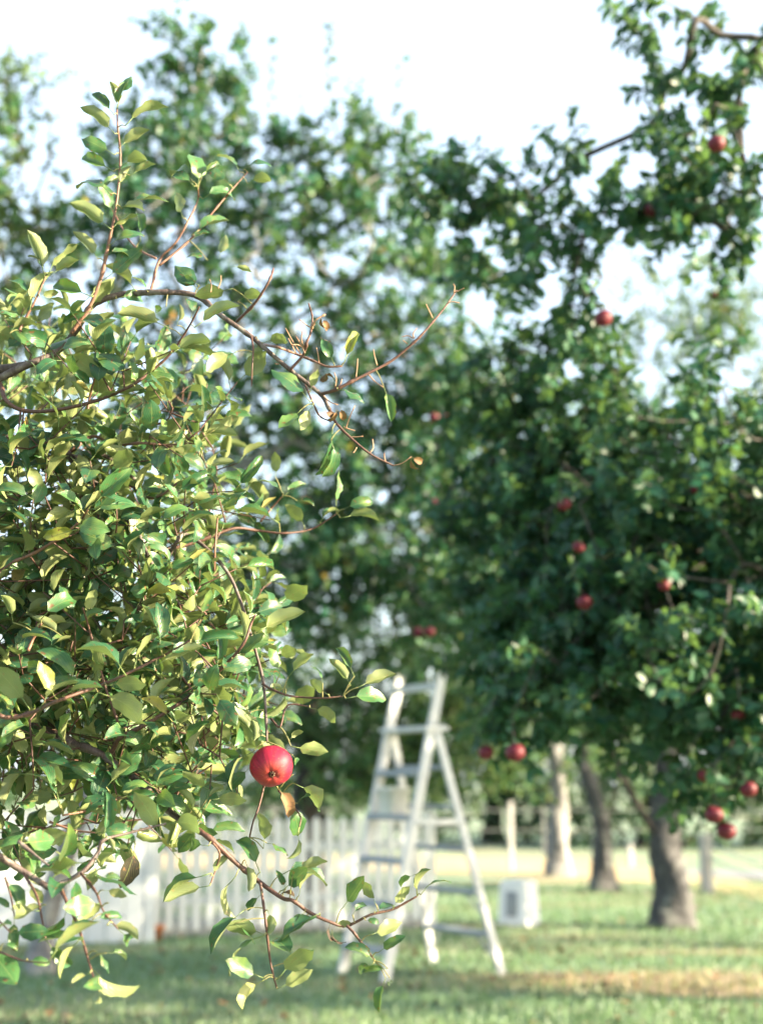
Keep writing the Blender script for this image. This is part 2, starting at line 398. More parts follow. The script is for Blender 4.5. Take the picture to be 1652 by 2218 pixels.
# short grass: blades over the part of the lawn that is near enough to show its nap
ng = 80000
yy = 6.5 + 12.5 * rng.random(ng) ** 1.3; xx = (rng.random(ng) - .5) * yy * .78
h = .025 + .05 * rng.random(ng); az = rng.random(ng) * 6.283
w_ = .004 + .004 * rng.random(ng); ln = (rng.random((ng, 2)) - .5) * .06
b0 = np.stack([xx - np.cos(az) * w_, yy - np.sin(az) * w_, np.zeros(ng)], -1)
b1 = np.stack([xx + np.cos(az) * w_, yy + np.sin(az) * w_, np.zeros(ng)], -1)
patch = np.zeros(ng)
for q, s_, a_ in (((1380, 2118), (1.5, .35), .7), ((1620, 2150), (.9, .3), .7), ((980, 2008), (1.3, .25), .4), ((1250, 2030), (.8, .3), .35), ((1560, 2065), (1.2, .22), .45)):
    c_ = on_ground(*q); patch += a_ * np.exp(-((xx - c_[0]) / s_[0]) ** 2 - ((yy - c_[1]) / s_[1]) ** 2)
thin = rng.random(ng) < np.clip(patch, 0, .6); h = np.where(thin, h * .35, h)
patch = patch + .42 + .2 * np.sin(xx * .9 + 1.3 * np.sin(yy * .7)) * np.sin(yy * 2.1 + .6 * np.sin(xx)) + .13 * rng.standard_normal(ng) - .05
tp = np.stack([xx + ln[:, 0], yy + ln[:, 1], h], -1)
GV = np.stack([b0, b1, tp], 1).reshape(-1, 3); GF = np.arange(ng * 3).reshape(-1, 3)
M['grass'] = leaf_material('grass_blade', [(0.0, (0.09, 0.18, 0.10)), (.5, (0.145, 0.235, 0.145)), (.78, (0.23, 0.26, 0.16)), (1.0, (0.32, 0.24, 0.14))],
                           under=(0.10, 0.17, 0.06), trans=.25, veins=False, rough=.5)
go = add('grass', mesh_np('grass', GV, GF, M['grass'], True, {'tint': np.repeat(np.clip(patch, 0, 1), 3)}))
tag(go, 'short patchy green grass of the orchard lawn', 'grass', kind='stuff')
#@@PART2
# ----------------------------------------------------------------- picket fence and board panel
def picket_fence():
    A = on_ground(318, 2034); B = on_ground(936, 2011)
    L = np.linalg.norm(B - A); d = (B - A) / L; nrm_ = np.array([d[1], -d[0], 0])      # towards the camera
    if nrm_[1] > 0: nrm_ = -nrm_
    root = empty('picket_fence', tuple((A + B) / 2))
    tag(root, 'white picket fence with pointed pale pickets behind the ladder', 'fence')
    H = .93; w, t = .078, .018
    npk = int(L / .117)
    prof = [(-w / 2, 0), (w / 2, 0), (w / 2, H - .05), (0, H), (-w / 2, H - .05)]
    V = [(p, -t / 2, q) for p, q in prof] + [(p, t / 2, q) for p, q in prof]
    F = [(4, 3, 2, 1, 0)[::-1], (5, 6, 7, 8, 9)[::-1]] + [(i, 5 + i, 5 + (i + 1) % 5, (i + 1) % 5) for i in range(5)]
    me = mesh_np('picket', V, F, M['white_fence'], False)
    ang = math.atan2(d[1], d[0])
    for i in range(npk):
        p = A + d * (.06 + i * L / npk) + nrm_ * .03
        o = add('picket', me, root)
        o.matrix_basis = Matrix.Translation((p[0], p[1], .075 + .008 * rng.standard_normal())) @ Matrix.Rotation(ang, 4, 'Z') @ Matrix.Rotation(.012 * rng.standard_normal(), 4, 'Y')
    for z in (.30, .74):
        MB().beam(A + (0, 0, z), B + (0, 0, z), .075, .034, (0, 0, 1)).build('rail', M['white_fence'], root)
    MB().beam(A + (0, 0, .085) - nrm_ * .004, B + (0, 0, .085) - nrm_ * .004, .14, .03, (0, 0, 1)).build('kick_board', M['post_wood'], root)
    for f in (0.0, .5, 1.0):
        q = A + d * (L * f) - nrm_ * .055
        b = MB().beam(q + (0, 0, -.1), q + (0, 0, 1.0), .085, .085, d, .008)
        b.prism([(-.05, -.05), (.05, -.05), (.05, .05), (-.05, .05)], q + (0, 0, 1.0), q + (0, 0, 1.025), d)
        b.build('post', M['white_fence'], root)
    # board panel to the left
    C = on_ground(-420, 2056); D = on_ground(306, 2047)
    L = np.linalg.norm(D - C); d = (D - C) / L
    root = empty('board_fence', tuple((C + D) / 2))
    tag(root, 'solid white board fence panel standing beside the picket fence', 'fence')
    nb = int(L / .145); bw = L / nb
    bm = MB().beam((0, 0, 0), (0, 0, 1.0), bw - .006, .02, (1, 0, 0), .003)
    me = mesh_np('board', bm.V, bm.F, M['white_fence'], False)
    ang = math.atan2(d[1], d[0])
    for i in range(nb):
        p = C + d * (bw * (i + .5))
        o = add('board', me, root)
        o.matrix_basis = Matrix.Translation((p[0], p[1] + .002 * (i % 2), .02)) @ Matrix.Rotation(ang, 4, 'Z')
    off = np.array([0, .03, 0])
    for z in (.22, .82):
        MB().beam(C + off + (0, 0, z), D + off + (0, 0, z), .08, .034, (0, 0, 1)).build('rail', M['white_fence'], root)
    MB().beam(C + (0, 0, 1.035), D + (0, 0, 1.035), .06, .03, (0, 1, 0)).build('cap_rail', M['white_fence'], root)
    for f in (0.0, .5, 1.0):
        q = C + d * (L * f + (.05 if f == 1 else 0)) + off * 2.4
        MB().beam(q + (0, 0, -.1), q + (0, 0, 1.08), .09, .09, d, .008).build('post', M['white_fence'], root)
    # a clay pot at the foot of the pickets
    p = on_ground(335, 2034) + np.array([0.02, -.14, 0])
    prof = [(0, 0), (.055, 0), (.075, .10), (.085, .10), (.085, .125), (.07, .125), (.065, .11), (0, .105)]
    ns = 20
    V = [(r * math.cos(a), r * math.sin(a), z) for r, z in prof for a in np.linspace(0, 2 * math.pi, ns, endpoint=False)]
    F = [(i * ns + j, i * ns + (j + 1) % ns, (i + 1) * ns + (j + 1) % ns, (i + 1) * ns + j) for i in range(len(prof) - 1) for j in range(ns)]
    o = add('clay_pot', mesh_np('clay_pot', V, F, M['terracotta'], True), None, tuple(p))
    tag(o, 'small orange clay pot at the foot of the white picket fence', 'pot')
picket_fence()

# ----------------------------------------------------------------- the step ladder
def ladder():
    FL = on_ground(741, 2109)
    w = nrm(np.array([.54, -.84, 0])); s = nrm(np.array([.84, .54, 0])); up = np.array([0, 0, 1.0])
    W = .54
    c0 = FL + w * W / 2                      # middle of the front feet
    root = empty('step_ladder', tuple(c0 + s * .4))
    tag(root, 'white painted wooden step ladder standing open on the grass', 'ladder')
    Ht, run = 2.06, .48
    Hh = 1.67; rh = run * Hh / Ht            # hinge
    spread = .86
    fr = nrm(s * run + up * Ht)              # along a front rail
    def F_(z, e): return c0 + s * (run * z / Ht) + up * z + w * e
    tr = (spread - rh - .03)
    def R_(z, e):
        f = (Hh - z) / Hh
        half = (W / 2 + .005) + f * .135
        return c0 + s * (rh + .03 + tr * f) + up * z + w * half * e
    for e in (-1, 1):
        MB().beam(F_(0, e * W / 2), F_(Ht, e * W / 2), .072, .03, s, .004).build('front_rail', M['white_wood'], root)
        b = MB().beam(R_(0, e), R_(Hh + .02, e), .056, .03, s, .004)
        b.build('rear_leg', M['white_wood'], root)
        # hinge strap
        MB().beam(F_(Hh, e * (W / 2 + .02)) - s * .03, F_(Hh, e * (W / 2 + .02)) + s * .09, .05, .006, up, .001).build('hinge', M['grey_metal'], root)
    for z in (.19, .48, .77, 1.06, 1.36):
        MB().beam(F_(z, -W / 2 + .016), F_(z, W / 2 - .016), .13, .04, s).build('step', M['grey_metal'], root)
    MB().beam(F_(Hh - .005, -W / 2 - .03) + s * .03, F_(Hh - .005, W / 2 + .03) + s * .03, .19, .03, s).build('top_plate', M['white_wood'], root)
    MB().beam(F_(Ht - .10, -W / 2 + .016), F_(Ht - .10, W / 2 - .016), .05, .03, fr).build('top_rung', M['white_wood'], root)
    RS = {}
    for z in (.27, .55, .84, 1.13, 1.40):
        a, b = R_(z, -1), R_(z, 1)
        RS[z] = MB().beam(a + (b - a) * .02, b - (b - a) * .02, .09, .032, s).build('rear_step', M['grey_metal'], root)
    for z in (.27, .55):
        for e in (-1, 1):
            a = R_(z, e); q = a + (R_(z, -e) - a) * .22
            MB().beam(R_(z - .17, e) - w * e * .02, q - up * .012, .022, .008, s, .001).build('brace', M['grey_metal'], RS[z])
    for e in (-1, 1):
        MB().beam(F_(1.03, e * (W / 2 + .022)), R_(1.03, e) + w * e * .02, .035, .008, up, .001).build('spreader', M['white_wood'], root)
    # a white pail standing on a step
    c = F_(1.082, 0) - w * .02 - s * .005 + s * .01 + up * 0.0
    V = []; F = []
    rings = [(.078, 0), (.082, .004), (.094, .165), (.099, .165), (.099, .18), (.090, .18), (.08, .02), (0.001, .018)]
    ns = 28
    for r, z in rings:
        for a in np.linspace(0, 2 * math.pi, ns, endpoint=False):
            ca, sa = math.cos(a), math.sin(a); k = (abs(ca) ** 5 + abs(sa) ** 5) ** (-1 / 5)
            V.append((r * ca * k, r * sa * k, z))
    F = [(i * ns + j, i * ns + (j + 1) % ns, (i + 1) * ns + (j + 1) % ns, (i + 1) * ns + j) for i in range(len(rings) - 1) for j in range(ns)] + [tuple(range(ns))[::-1]]
    pr = empty('pail', tuple(c)); tag(pr, 'square white plastic pail resting on a step of the ladder', 'pail')
    ang = math.atan2(w[1], w[0])
    o = add('bucket', mesh_np('bucket', V, F, M['white_plastic'], True), pr)
    o.matrix_basis = Matrix.Translation(Vector(c)) @ Matrix.Rotation(ang, 4, 'Z')
    th = np.linspace(0, math.pi, 14)
    P = [c + w * .083 * math.cos(a) + up * (.165 - .02 * math.sin(a)) - s * .088 * math.sin(a) ** .5 for a in th]
    MB().tube(P, np.full(14, .003), 6).build('handle', M['wire'], pr, True)
ladder()

# ----------------------------------------------------------------- white utility box on the grass
def white_box():
    c = on_ground(1124, 2004)
    root = empty('utility_box', tuple(c))
    tag(root, 'white weathered plastic box with grey front panel on the grass', 'box')
    yaw = math.radians(-32)
    def shape(hx, hy, z, bev):
        pts = []
        for sx, sy in ((1, -1), (1, 1), (-1, 1), (-1, -1)):
            a0 = math.atan2(sy, sx)
            for q in (-.6, -.2, .2, .6):
                pts.append((sx * (hx - bev) + bev * math.cos(a0 + q) * 1.2, sy * (hy - bev) + bev * math.sin(a0 + q) * 1.2, z))
        return pts
    rings = [shape(.165, .15, 0, .03), shape(.165, .15, .03, .03), shape(.150, .135, .04, .03), shape(.138, .125, .36, .035), shape(.130, .118, .39, .04), shape(.105, .095, .405, .04), shape(.05, .045, .41, .02)]
    V = sum(rings, []); ns = 16
    F = [(i * ns + j, i * ns + (j + 1) % ns, (i + 1) * ns + (j + 1) % ns, (i + 1) * ns + j) for i in range(len(rings) - 1) for j in range(ns)]
    F += [tuple(range(ns))[::-1], tuple(range((len(rings) - 1) * ns, len(rings) * ns))]
    Rm = Matrix.Translation(Vector(c)) @ Matrix.Rotation(yaw, 4, 'Z')
    o = add('body', mesh_np('body', V, F, M['white_plastic'], True), root); o.matrix_basis = Rm
    b = MB().beam((-.005, -.147, .09), (-.005, -.137, .31), .115, .016, (1, 0, 0), .004)
    pn = add('panel', mesh_np('panel', b.V, b.F, M['grey_panel'], False), root); pn.matrix_basis = Rm
    b = MB()
    for z in (.13, .16, .19, .22): b.beam((-.045, -.1555 + .0, z), (.035, -.1555, z), .012, .004, (0, 0, 1), .001)
    add('vent', mesh_np('vent', b.V, b.F, M['wire'], False), pn)
white_box()

# ----------------------------------------------------------------- posts and wires beyond the orchard
def post_at(x, yb, yt, wpx, name, label, mat):
    b = on_ground(x, yb); d = b[1]
    top = at(x, yt, d); w = wpx / FPX * d
    m = MB().beam((*b[:2], -.2), (b[0], b[1], top[2]), w, w, (1, .2, 0), w * .12)
    m.beam((b[0], b[1], top[2]), (b[0], b[1], top[2] + w * .25), w * 1.12, w * 1.12, (1, .2, 0), w * .2)
    o = m.build(name, mat); tag(o, label, 'post'); return b, top
p1 = post_at(1107, 1886, 1738, 9, 'fence_post', 'tall slim pale post standing beside the dry field', M['post_wood'])
p2 = post_at(1531, 1934, 1812, 22, 'fence_post', 'stout weathered grey post carrying ropes beside the big trunk', M['post_wood'])
p3 = post_at(1365, 1878, 1832, 10, 'fence_post', 'short pale stake at the far side of the dry field', M['post_wood'])
def wire(A, B, sag, name, label, r=.006):
    t = np.linspace(0, 1, 16)[:, None]; P = A * (1 - t) + B * t; P[:, 2] -= sag * 4 * (t * (1 - t))[:, 0]
    o = MB().tube(P, np.full(16, r), 6).build(name, M['wire'], None, True); tag(o, label, 'rope'); return o
wire(at(1531, 1822, p2[0][1]), at(1850, 1900, p2[0][1] - 2.2), .12, 'rope', 'upper sagging grey rope tied to the stout weathered post', .012)
wire(at(1531, 1856, p2[0][1]), at(1850, 1935, p2[0][1] - 2.2), .10, 'rope', 'lower sagging grey rope tied to the stout weathered post', .012)
def far_rail_fence():
    Y = 27.0
    root = empty('rail_fence', (4.0, Y, 0)); tag(root, 'long pale rail fence along the far side of the dry field', 'fence')
    xs = np.arange(-12, 18.1, 2.5)
    pm = MB().beam((0, 0, -.1), (0, 0, .85), .05, .05, (1, 0, 0), .01)
    me = mesh_np('post', pm.V, pm.F, M['dark_rail'], False)
    for x in xs:
        o = add('post', me, root); o.matrix_basis = Matrix.Translation((x, Y + .002 * x, 0))
    rm = MB().beam((-15, 0, 0), (15, 0, 0), .022, .022, (0, 0, 1))
    me = mesh_np('rail', rm.V, rm.F, M['dark_rail'], False)
    for z in (.42, .78):
        o = add('rail', me, root); o.matrix_basis = Matrix.Translation((3.0, Y - .075, z))
far_rail_fence()

# ----------------------------------------------------------------- leaves
def leaf_template(rows, fold, bend, curl, wave, seed, petiole=True, asym=0.0, cols=4, wid=.285):
    r = np.random.default_rng(seed)
    v = np.linspace(0, 1, rows + 1); u = np.linspace(-1, 1, cols + 1)
    prof = np.sin(np.pi * np.clip(v, 0, 1) ** .88) ** .62 * (1 - .30 * v ** 4); prof[0] = .06; prof[-1] = .012
    V = []; UV = []
    ph = r.random(2) * 6.28
    # midrib is bent along an arc
    ang = np.cumsum(np.r_[0, np.full(rows, bend / rows)]) + np.r_[0, np.cumsum(r.standard_normal(rows) * .06)]
    step = 1.0 / rows
    my = np.r_[0, np.cumsum(np.cos(ang[1:]) * step)]; mz = np.r_[0, np.cumsum(-np.sin(ang[1:]) * step)]
    mxs = asym * np.sin(v * math.pi) * .12
    for i in range(rows + 1):
        for j, uu in enumerate(u):
            wq = wid * prof[i] * (1 + (.05 * (1 if i % 2 else -1) if abs(uu) == 1 and cols > 2 else 0))
            a = fold * (.5 + .5 * np.sin(np.pi * v[i])) + curl * abs(uu)
            x = wq * uu * math.cos(a); z = wq * abs(uu) * math.sin(a)
            z += wave * abs(uu) * math.sin(v[i] * 11 + ph[0 if uu < 0 else 1]) * .05
            # local frame: normal tilts with the bend
            V.append((mxs[i] + x, my[i] + z * math.sin(ang[i]), mz[i] + z * math.cos(ang[i]))); UV.append((uu, v[i]))
    c = cols + 1
    F = [(i * c + j, i * c + j + 1, (i + 1) * c + j + 1, (i + 1) * c + j) for i in range(rows) for j in range(cols)]
    V = np.array(V); UV = np.array(UV)
    if petiole:
        pl = .30
        P = np.array([[0, -pl, -.07], [0, -pl * .5, -.045], [0, .02, -.004]])
        tv, tf = tube_np(P, np.array([.016, .012, .011]), 4)
        b = len(V); V = np.vstack([V, tv]); UV = np.vstack([UV, np.tile([0.0, .02], (len(tv), 1))])
        F += [tuple(b + q for q in f) for f in tf]
        V = V + np.array([0, pl, .07])
    return V, np.array(F), UV

NEAR_T = [leaf_template(7, *p, seed=i) for i, p in enumerate([
    (.30, .5, .1, .6), (.55, .9, .2, .5), (.15, .3, -.2, .8), (.8, .6, .1, .4), (.40, 1.2, .2, .6), (.75, .3, .1, .5),
    (.25, -.5, .1, .8), (.6, 1.1, -.4, .7), (.10, .8, -.3, 1.0), (.85, .7, .2, .6), (.45, .2, .3, 1.0), (.2, 1.4, .2, .7)])]
MID_T = [leaf_template(4, *p, seed=40 + i, petiole=False, cols=2, wid=.31) for i, p in enumerate([
    (.3, .5, 0, 0), (.6, .8, 0, 0), (.15, .3, 0, 0), (.8, 1.1, 0, 0), (.4, -.3, 0, 0), (.2, 1.4, 0, 0)])]
FAR_T = [leaf_template(2, *p, seed=60 + i, petiole=False, cols=2, wid=.33) for i, p in enumerate([(.3, .4, 0, 0), (.6, .8, 0, 0), (.15, -.3, 0, 0)])]

class Leaves:
    """all the leaves of one tree"""
    def __init__(s, templates, mat): s.T = templates; s.mat = mat; s.p = []; s.d = []; s.n = []; s.l = []; s.t = []; s.v = []
    def put(s, p, d, n, l, tint, var=None):
        p = np.atleast_2d(p); k = len(p)
        s.p.append(p); s.d.append(np.broadcast_to(d, (k, 3))); s.n.append(np.broadcast_to(n, (k, 3)))
        s.l.append(np.broadcast_to(l, (k,))); s.t.append(np.broadcast_to(tint, (k,)))
        s.v.append(rng.integers(0, len(s.T), k) if var is None else np.broadcast_to(var, (k,)))
    def close(s):
        s.p = np.vstack(s.p); s.d = nrm(np.vstack(s.d)); s.n = np.vstack(s.n); s.l = np.hstack(s.l); s.t = np.clip(np.hstack(s.t), 0, 1); s.v = np.hstack(s.v)
        s.side = nrm(np.cross(s.d, s.n)); s.n = np.cross(s.side, s.d)
        return s
    def merged(s, keep):
        VV = []; FF = []; TT = []; UU = []; b = 0
        for k, (V, F, UV) in enumerate(s.T):
            i = np.where(keep & (s.v == k))[0]
            if not len(i): continue
            W = s.p[i][:, None] + s.l[i][:, None, None] * (V[None, :, 0:1] * s.side[i][:, None] + V[None, :, 1:2] * s.d[i][:, None] + V[None, :, 2:3] * s.n[i][:, None])
            VV.append(W.reshape(-1, 3)); FF.append((F[None] + (np.arange(len(i)) * len(V))[:, None, None] + b).reshape(-1, 4))
            TT.append(np.repeat(s.t[i], len(V))); UU.append(np.tile(UV, (len(i), 1))); b += len(i) * len(V)
        return np.vstack(VV), np.vstack(FF), np.hstack(TT), np.vstack(UU)

FOREST = []                                            # (root, Leaves, number of single leaves)

def fan_leaves(lv, P, Tn, length, L, droop=.2, spread=1.0, dark=0.0, nz=.6):
    """leaves set alternately along a twig: P (k,3) nodes, Tn (3,) or (k,3) twig direction"""
    k = len(P); Tn = np.broadcast_to(Tn, (k, 3))
    a = np.arange(k) * 2.4 + rng.random() * 6.28 + rng.standard_normal(k) * .4
    ref = nrm(np.cross(Tn, np.array([.3, .2, 1.0]))); ref2 = np.cross(Tn, ref)
    rad = np.cos(a)[:, None] * ref + np.sin(a)[:, None] * ref2
    d = nrm(Tn * (.55 + .3 * rng.random((k, 1))) + rad * spread + np.array([0, 0, -droop]) + .25 * rng.standard_normal((k, 3)))
    n = nrm(Tn * .8 - rad * .25 + np.array([0, 0, .7]) + nz * rng.standard_normal((k, 3)))
    t = rng.random(k) ** 1.2 * .85 + (rng.random(k) < .05) * .3 - dark  # dark lowers the tint: crown shade put into the leaf colour
    lv.put(P, d, n, L * (.7 + .5 * rng.random(k)), t)

def in_blob(c, r, m):
    q = rng.standard_normal((m, 3)); q = nrm(q) * (rng.random((m, 1)) ** .42)
    return np.asarray(c) + q * np.asarray(r)

def grow(nodes, parent, pts, seglen=.28, wander=.05, path=None, bias=.35):
    """attach points one by one to the nearest part of the skeleton"""
    plen = list(path) if path is not None else [0.0] * len(nodes)
    ends = []
    order = np.argsort(np.min(np.linalg.norm(pts[:, None] - np.asarray(nodes)[None], axis=2), axis=1)) if len(nodes) < 400 else np.argsort(np.linalg.norm(pts - np.asarray(nodes[-1]), axis=1))
    A = np.zeros((len(nodes) + len(pts) * 12, 3)); A[:len(nodes)] = nodes; m = len(nodes); PL = np.zeros(len(A)); PL[:m] = plen
    par = list(parent)
    for i in order:
        p = pts[i]
        dd = np.linalg.norm(A[:m] - p, axis=1); j = int(np.argmin(dd + bias * PL[:m] * .3))
        k = max(1, int(dd[j] / seglen)); a = A[j].copy(); prev = j
        for q in range(1, k + 1):
            f = q / k; w = a * (1 - f) + p * f
            w = w + np.array([0, 0, .10 * dd[j] * math.sin(math.pi * f)]) + (rng.standard_normal(3) * wander * (f < 1))
            if m >= len(A) - 2: break
            A[m] = w; par.append(prev); PL[m] = PL[prev] + np.linalg.norm(w - A[prev]); prev = m; m += 1
        ends.append((prev, j))
    return A[:m], par, ends

def skeleton_parts(A, par, r_tip, expo, r_trunk, min_r=0.0):
    """chains with radii by the pipe rule"""
    m = len(A); cnt = np.ones(m); kids = [[] for _ in range(m)]
    for i in range(m - 1, 0, -1):
        if par[i] >= 0: cnt[par[i]] += cnt[i]; kids[par[i]].append(i)
    R = r_tip * cnt ** expo; R = R * min(1.0, r_trunk / R[0]) if R[0] > r_trunk else R
    chains = []; stack = [(0, None)]
    while stack:
        s, pr = stack.pop(); ch = [pr, s] if pr is not None else [s]; cur = s
        while kids[cur]:
            ks = sorted(kids[cur], key=lambda q: -cnt[q])
            for q in ks[1:]: stack.append((q, cur))
            cur = ks[0]; ch.append(cur)
        chains.append(ch)
    return chains, R

def tree(name, label, base, path, blobs, r_trunk, leafmat, barkmat, L=.068, per=14, templates=None, shoots=(), flare=1.5,
         n_single=0, twig_r=.0022, trunk_mat=None, dark=0.0, twig_len=.24, limb_min=.012, group=None, droop=.25, forks=(), zmin=.75):
    base = np.asarray(base, float)
    root = empty(name, tuple(base)); tag(root, label, 'tree', group)
    lv = Leaves(templates or MID_T, leafmat)
    path = np.asarray(path, float); nodes = list(spline(path, 4)); par = [-1] + list(range(len(nodes) - 1))
    nt_ = len(nodes)
    for fk in forks:
        fk = spline(np.asarray(fk, float), 3); j = int(np.argmin(np.linalg.norm(np.array(nodes[:nt_]) - fk[0], axis=1)))
        for q in fk[1:]: nodes.append(q); par.append(j); j = len(nodes) - 1
    pts = []; per_c = []
    for c, r, m in blobs: pts.append(in_blob(c, r, m))
    pts = np.vstack(pts); pts[:, 2] = np.maximum(pts[:, 2], zmin + .3 * rng.random(len(pts)))
    A, par, ends = grow(nodes, par, pts, path=np.zeros(len(nodes)))
    chains, R = skeleton_parts(A, par, .0025, .48, r_trunk)
    # trunk with flared foot
    tp = np.array(nodes[:nt_]); tr = np.maximum(R[:nt_], r_trunk * np.linspace(1, .62, nt_)); hgt = tp[:, 2] - base[2]
    tr = tr * (1 + (flare - 1) * np.exp(-np.maximum(hgt, 0) / .16)); tp = tp.copy(); tp[0, 2] -= .08
    P = spline(tp, 4); Rr = np.interp(np.linspace(0, 1, len(P)), np.linspace(0, 1, nt_), tr)
    V, F = tube_np(P, Rr, 20)
    # ridged bark relief
    ctr = np.repeat(P, 20, axis=0); off = V[:-2] - ctr; an = np.tile(np.arange(20), len(P)); ph = np.repeat(np.arange(len(P)), 20)
    V[:-2] = ctr + off * (1 + .07 * np.sin(an * 2.5 + ph * .35) + .05 * rng.standard_normal(len(off)) + .10 * np.sin(an * .94 + ph * .2))[:, None]
    add('trunk', mesh_np('trunk', V, F, trunk_mat or barkmat), root)
    bV = []; bF = []; nb = 0; fine = []
    for ch in chains:
        ids = [i for i in ch if i is not None]
        if all(i < nt_ for i in ids): continue
        st = max([q for q, i in enumerate(ids) if i < nt_], default=0); ids = ids[st:]
        if len(ids) < 2: continue
        rr = R[ids].copy(); rr[0] = min(rr[0], rr[1] * 1.25)
        P = spline(A[ids], 3) if len(ids) > 2 else A[ids]
        rp = np.interp(np.linspace(0, 1, len(P)), np.linspace(0, 1, len(ids)), rr)
        big = rr.max() > limb_min
        V, F = tube_np(P, rp, 9 if big else 4)
        if big: add('branch', mesh_np('branch', V, F, barkmat), root)
        else: bV.append(V); bF.append(F + nb); nb += len(V)
    # leafy twigs at every end
    for e, j in ends:
        c = A[e]; pd = nrm(c - A[par[e]])
        for q in range(2):
            td = nrm(pd * .7 + rng.standard_normal(3) * .6 + np.array([0, 0, .25])); ln = twig_len * (.6 + .8 * rng.random())
            t = np.linspace(.1, 1, per)[:, None]
            P = c + td * ln * t + np.array([0, 0, -.10]) * ln * t ** 2
            V, F = tube_np(np.vstack([c, P[per // 2], P[-1]]), np.array([.003, twig_r, .0012]), 3); bV.append(V); bF.append(F + nb); nb += len(V)
            fan_leaves(lv, P, td, ln, L, droop=droop, dark=dark)
    for s0, s1, k in shoots:                       # upright water sprouts
        s0 = np.asarray(s0); s1 = np.asarray(s1); j = int(np.argmin(np.linalg.norm(A - s0, axis=1)))
        t = np.linspace(0, 1, k)[:, None]; bow = rng.standard_normal(3) * .05
        P = s0 * (1 - t) + s1 * t + bow * np.sin(t * 3.14)
        V, F = tube_np(np.vstack([A[j], P]), np.linspace(.010, .004, k + 1) if k > 9 else np.linspace(.0035, .002, k + 1), 5); bV.append(V); bF.append(F + nb); nb += len(V)
        fan_leaves(lv, P[k // 8:], nrm(s1 - s0), 1, L * (1.05 if k > 9 else .95), droop=0.0, spread=.8, nz=1.0)
    o = add('twigs', mesh_np('twigs', np.vstack(bV), np.vstack(bF), barkmat), root); tag(o, kind='stuff')
    FOREST.append((root, lv.close(), n_single))
    return root, A
# ----------------------------------------------------------------- orchard trees
def blob(x, y, d, rx, ry, rz, m):
    """ellipsoid of foliage: seen at (x, y), d metres away; radii in metres"""
    return at(x, y, d), (rx, ry, rz), m

# where the fruit of the two nearer trees hangs: x, y, metres away, size
APPLES_TB = [(1550, 312, 5.0, .95), (1306, 690, 5.3, 1.0), (1412, 455, 5.75, .95), (1222, 1093, 5.5, .78), (1252, 1185, 5.5, .70), (1437, 1268, 5.4, .70), (1265, 1305, 5.55, .92), (1052, 1630, 5.9, .9), (1115, 1630, 5.6, 1.1),
             (1620, 1710, 5.4, .9), (1545, 1765, 5.4, 1.0), (1572, 1800, 5.45, 1.05), (1597, 1548, 5.45, .8), (1522, 1680, 5.5, .7), (1548, 642, 6.0, .6)]
APPLES_TB = [(x, y, d + (.12 if q > 2 else 0), s) for q, (x, y, d, s) in enumerate(APPLES_TB)]
# big apple tree beyond the ladder, its trunk stands in the grass
b = on_ground(1450, 2012); D = b[1]
tree('apple_tree', 'old apple tree with thick grey forking trunk near the white box', b,
     [b, b + (.04, 0, .35), b + (-.02, .02, .75), b + (.03, .05, 1.15), b + (.05, .1, 1.6), b + (0, .1, 2.1)],
     [blob(1250, 1350, D - 1.0, 1.5, 1.5, .9, 130), blob(1600, 1300, D - .5, 1.8, 1.6, 1.1, 150), blob(1450, 1050, D, 2.0, 1.6, 1.0, 130), blob(1180, 1150, D - .6, 1.0, 1.2, 1.0, 70)],
     .165, M['leaf_mid'], M['bark_mid'], L=.075, per=15, trunk_mat=M['bark_old'], flare=1.45, dark=.28,
     forks=[[b + (-.03, 0, .72), b + (-.22, -.1, 1.0), b + (-.42, -.2, 1.35), b + (-.7, -.5, 1.9)], [b + (.05, 0, .66), b + (.25, -.05, .85), b + (.40, -.1, 1.15), b + (.8, -.3, 1.8)]])
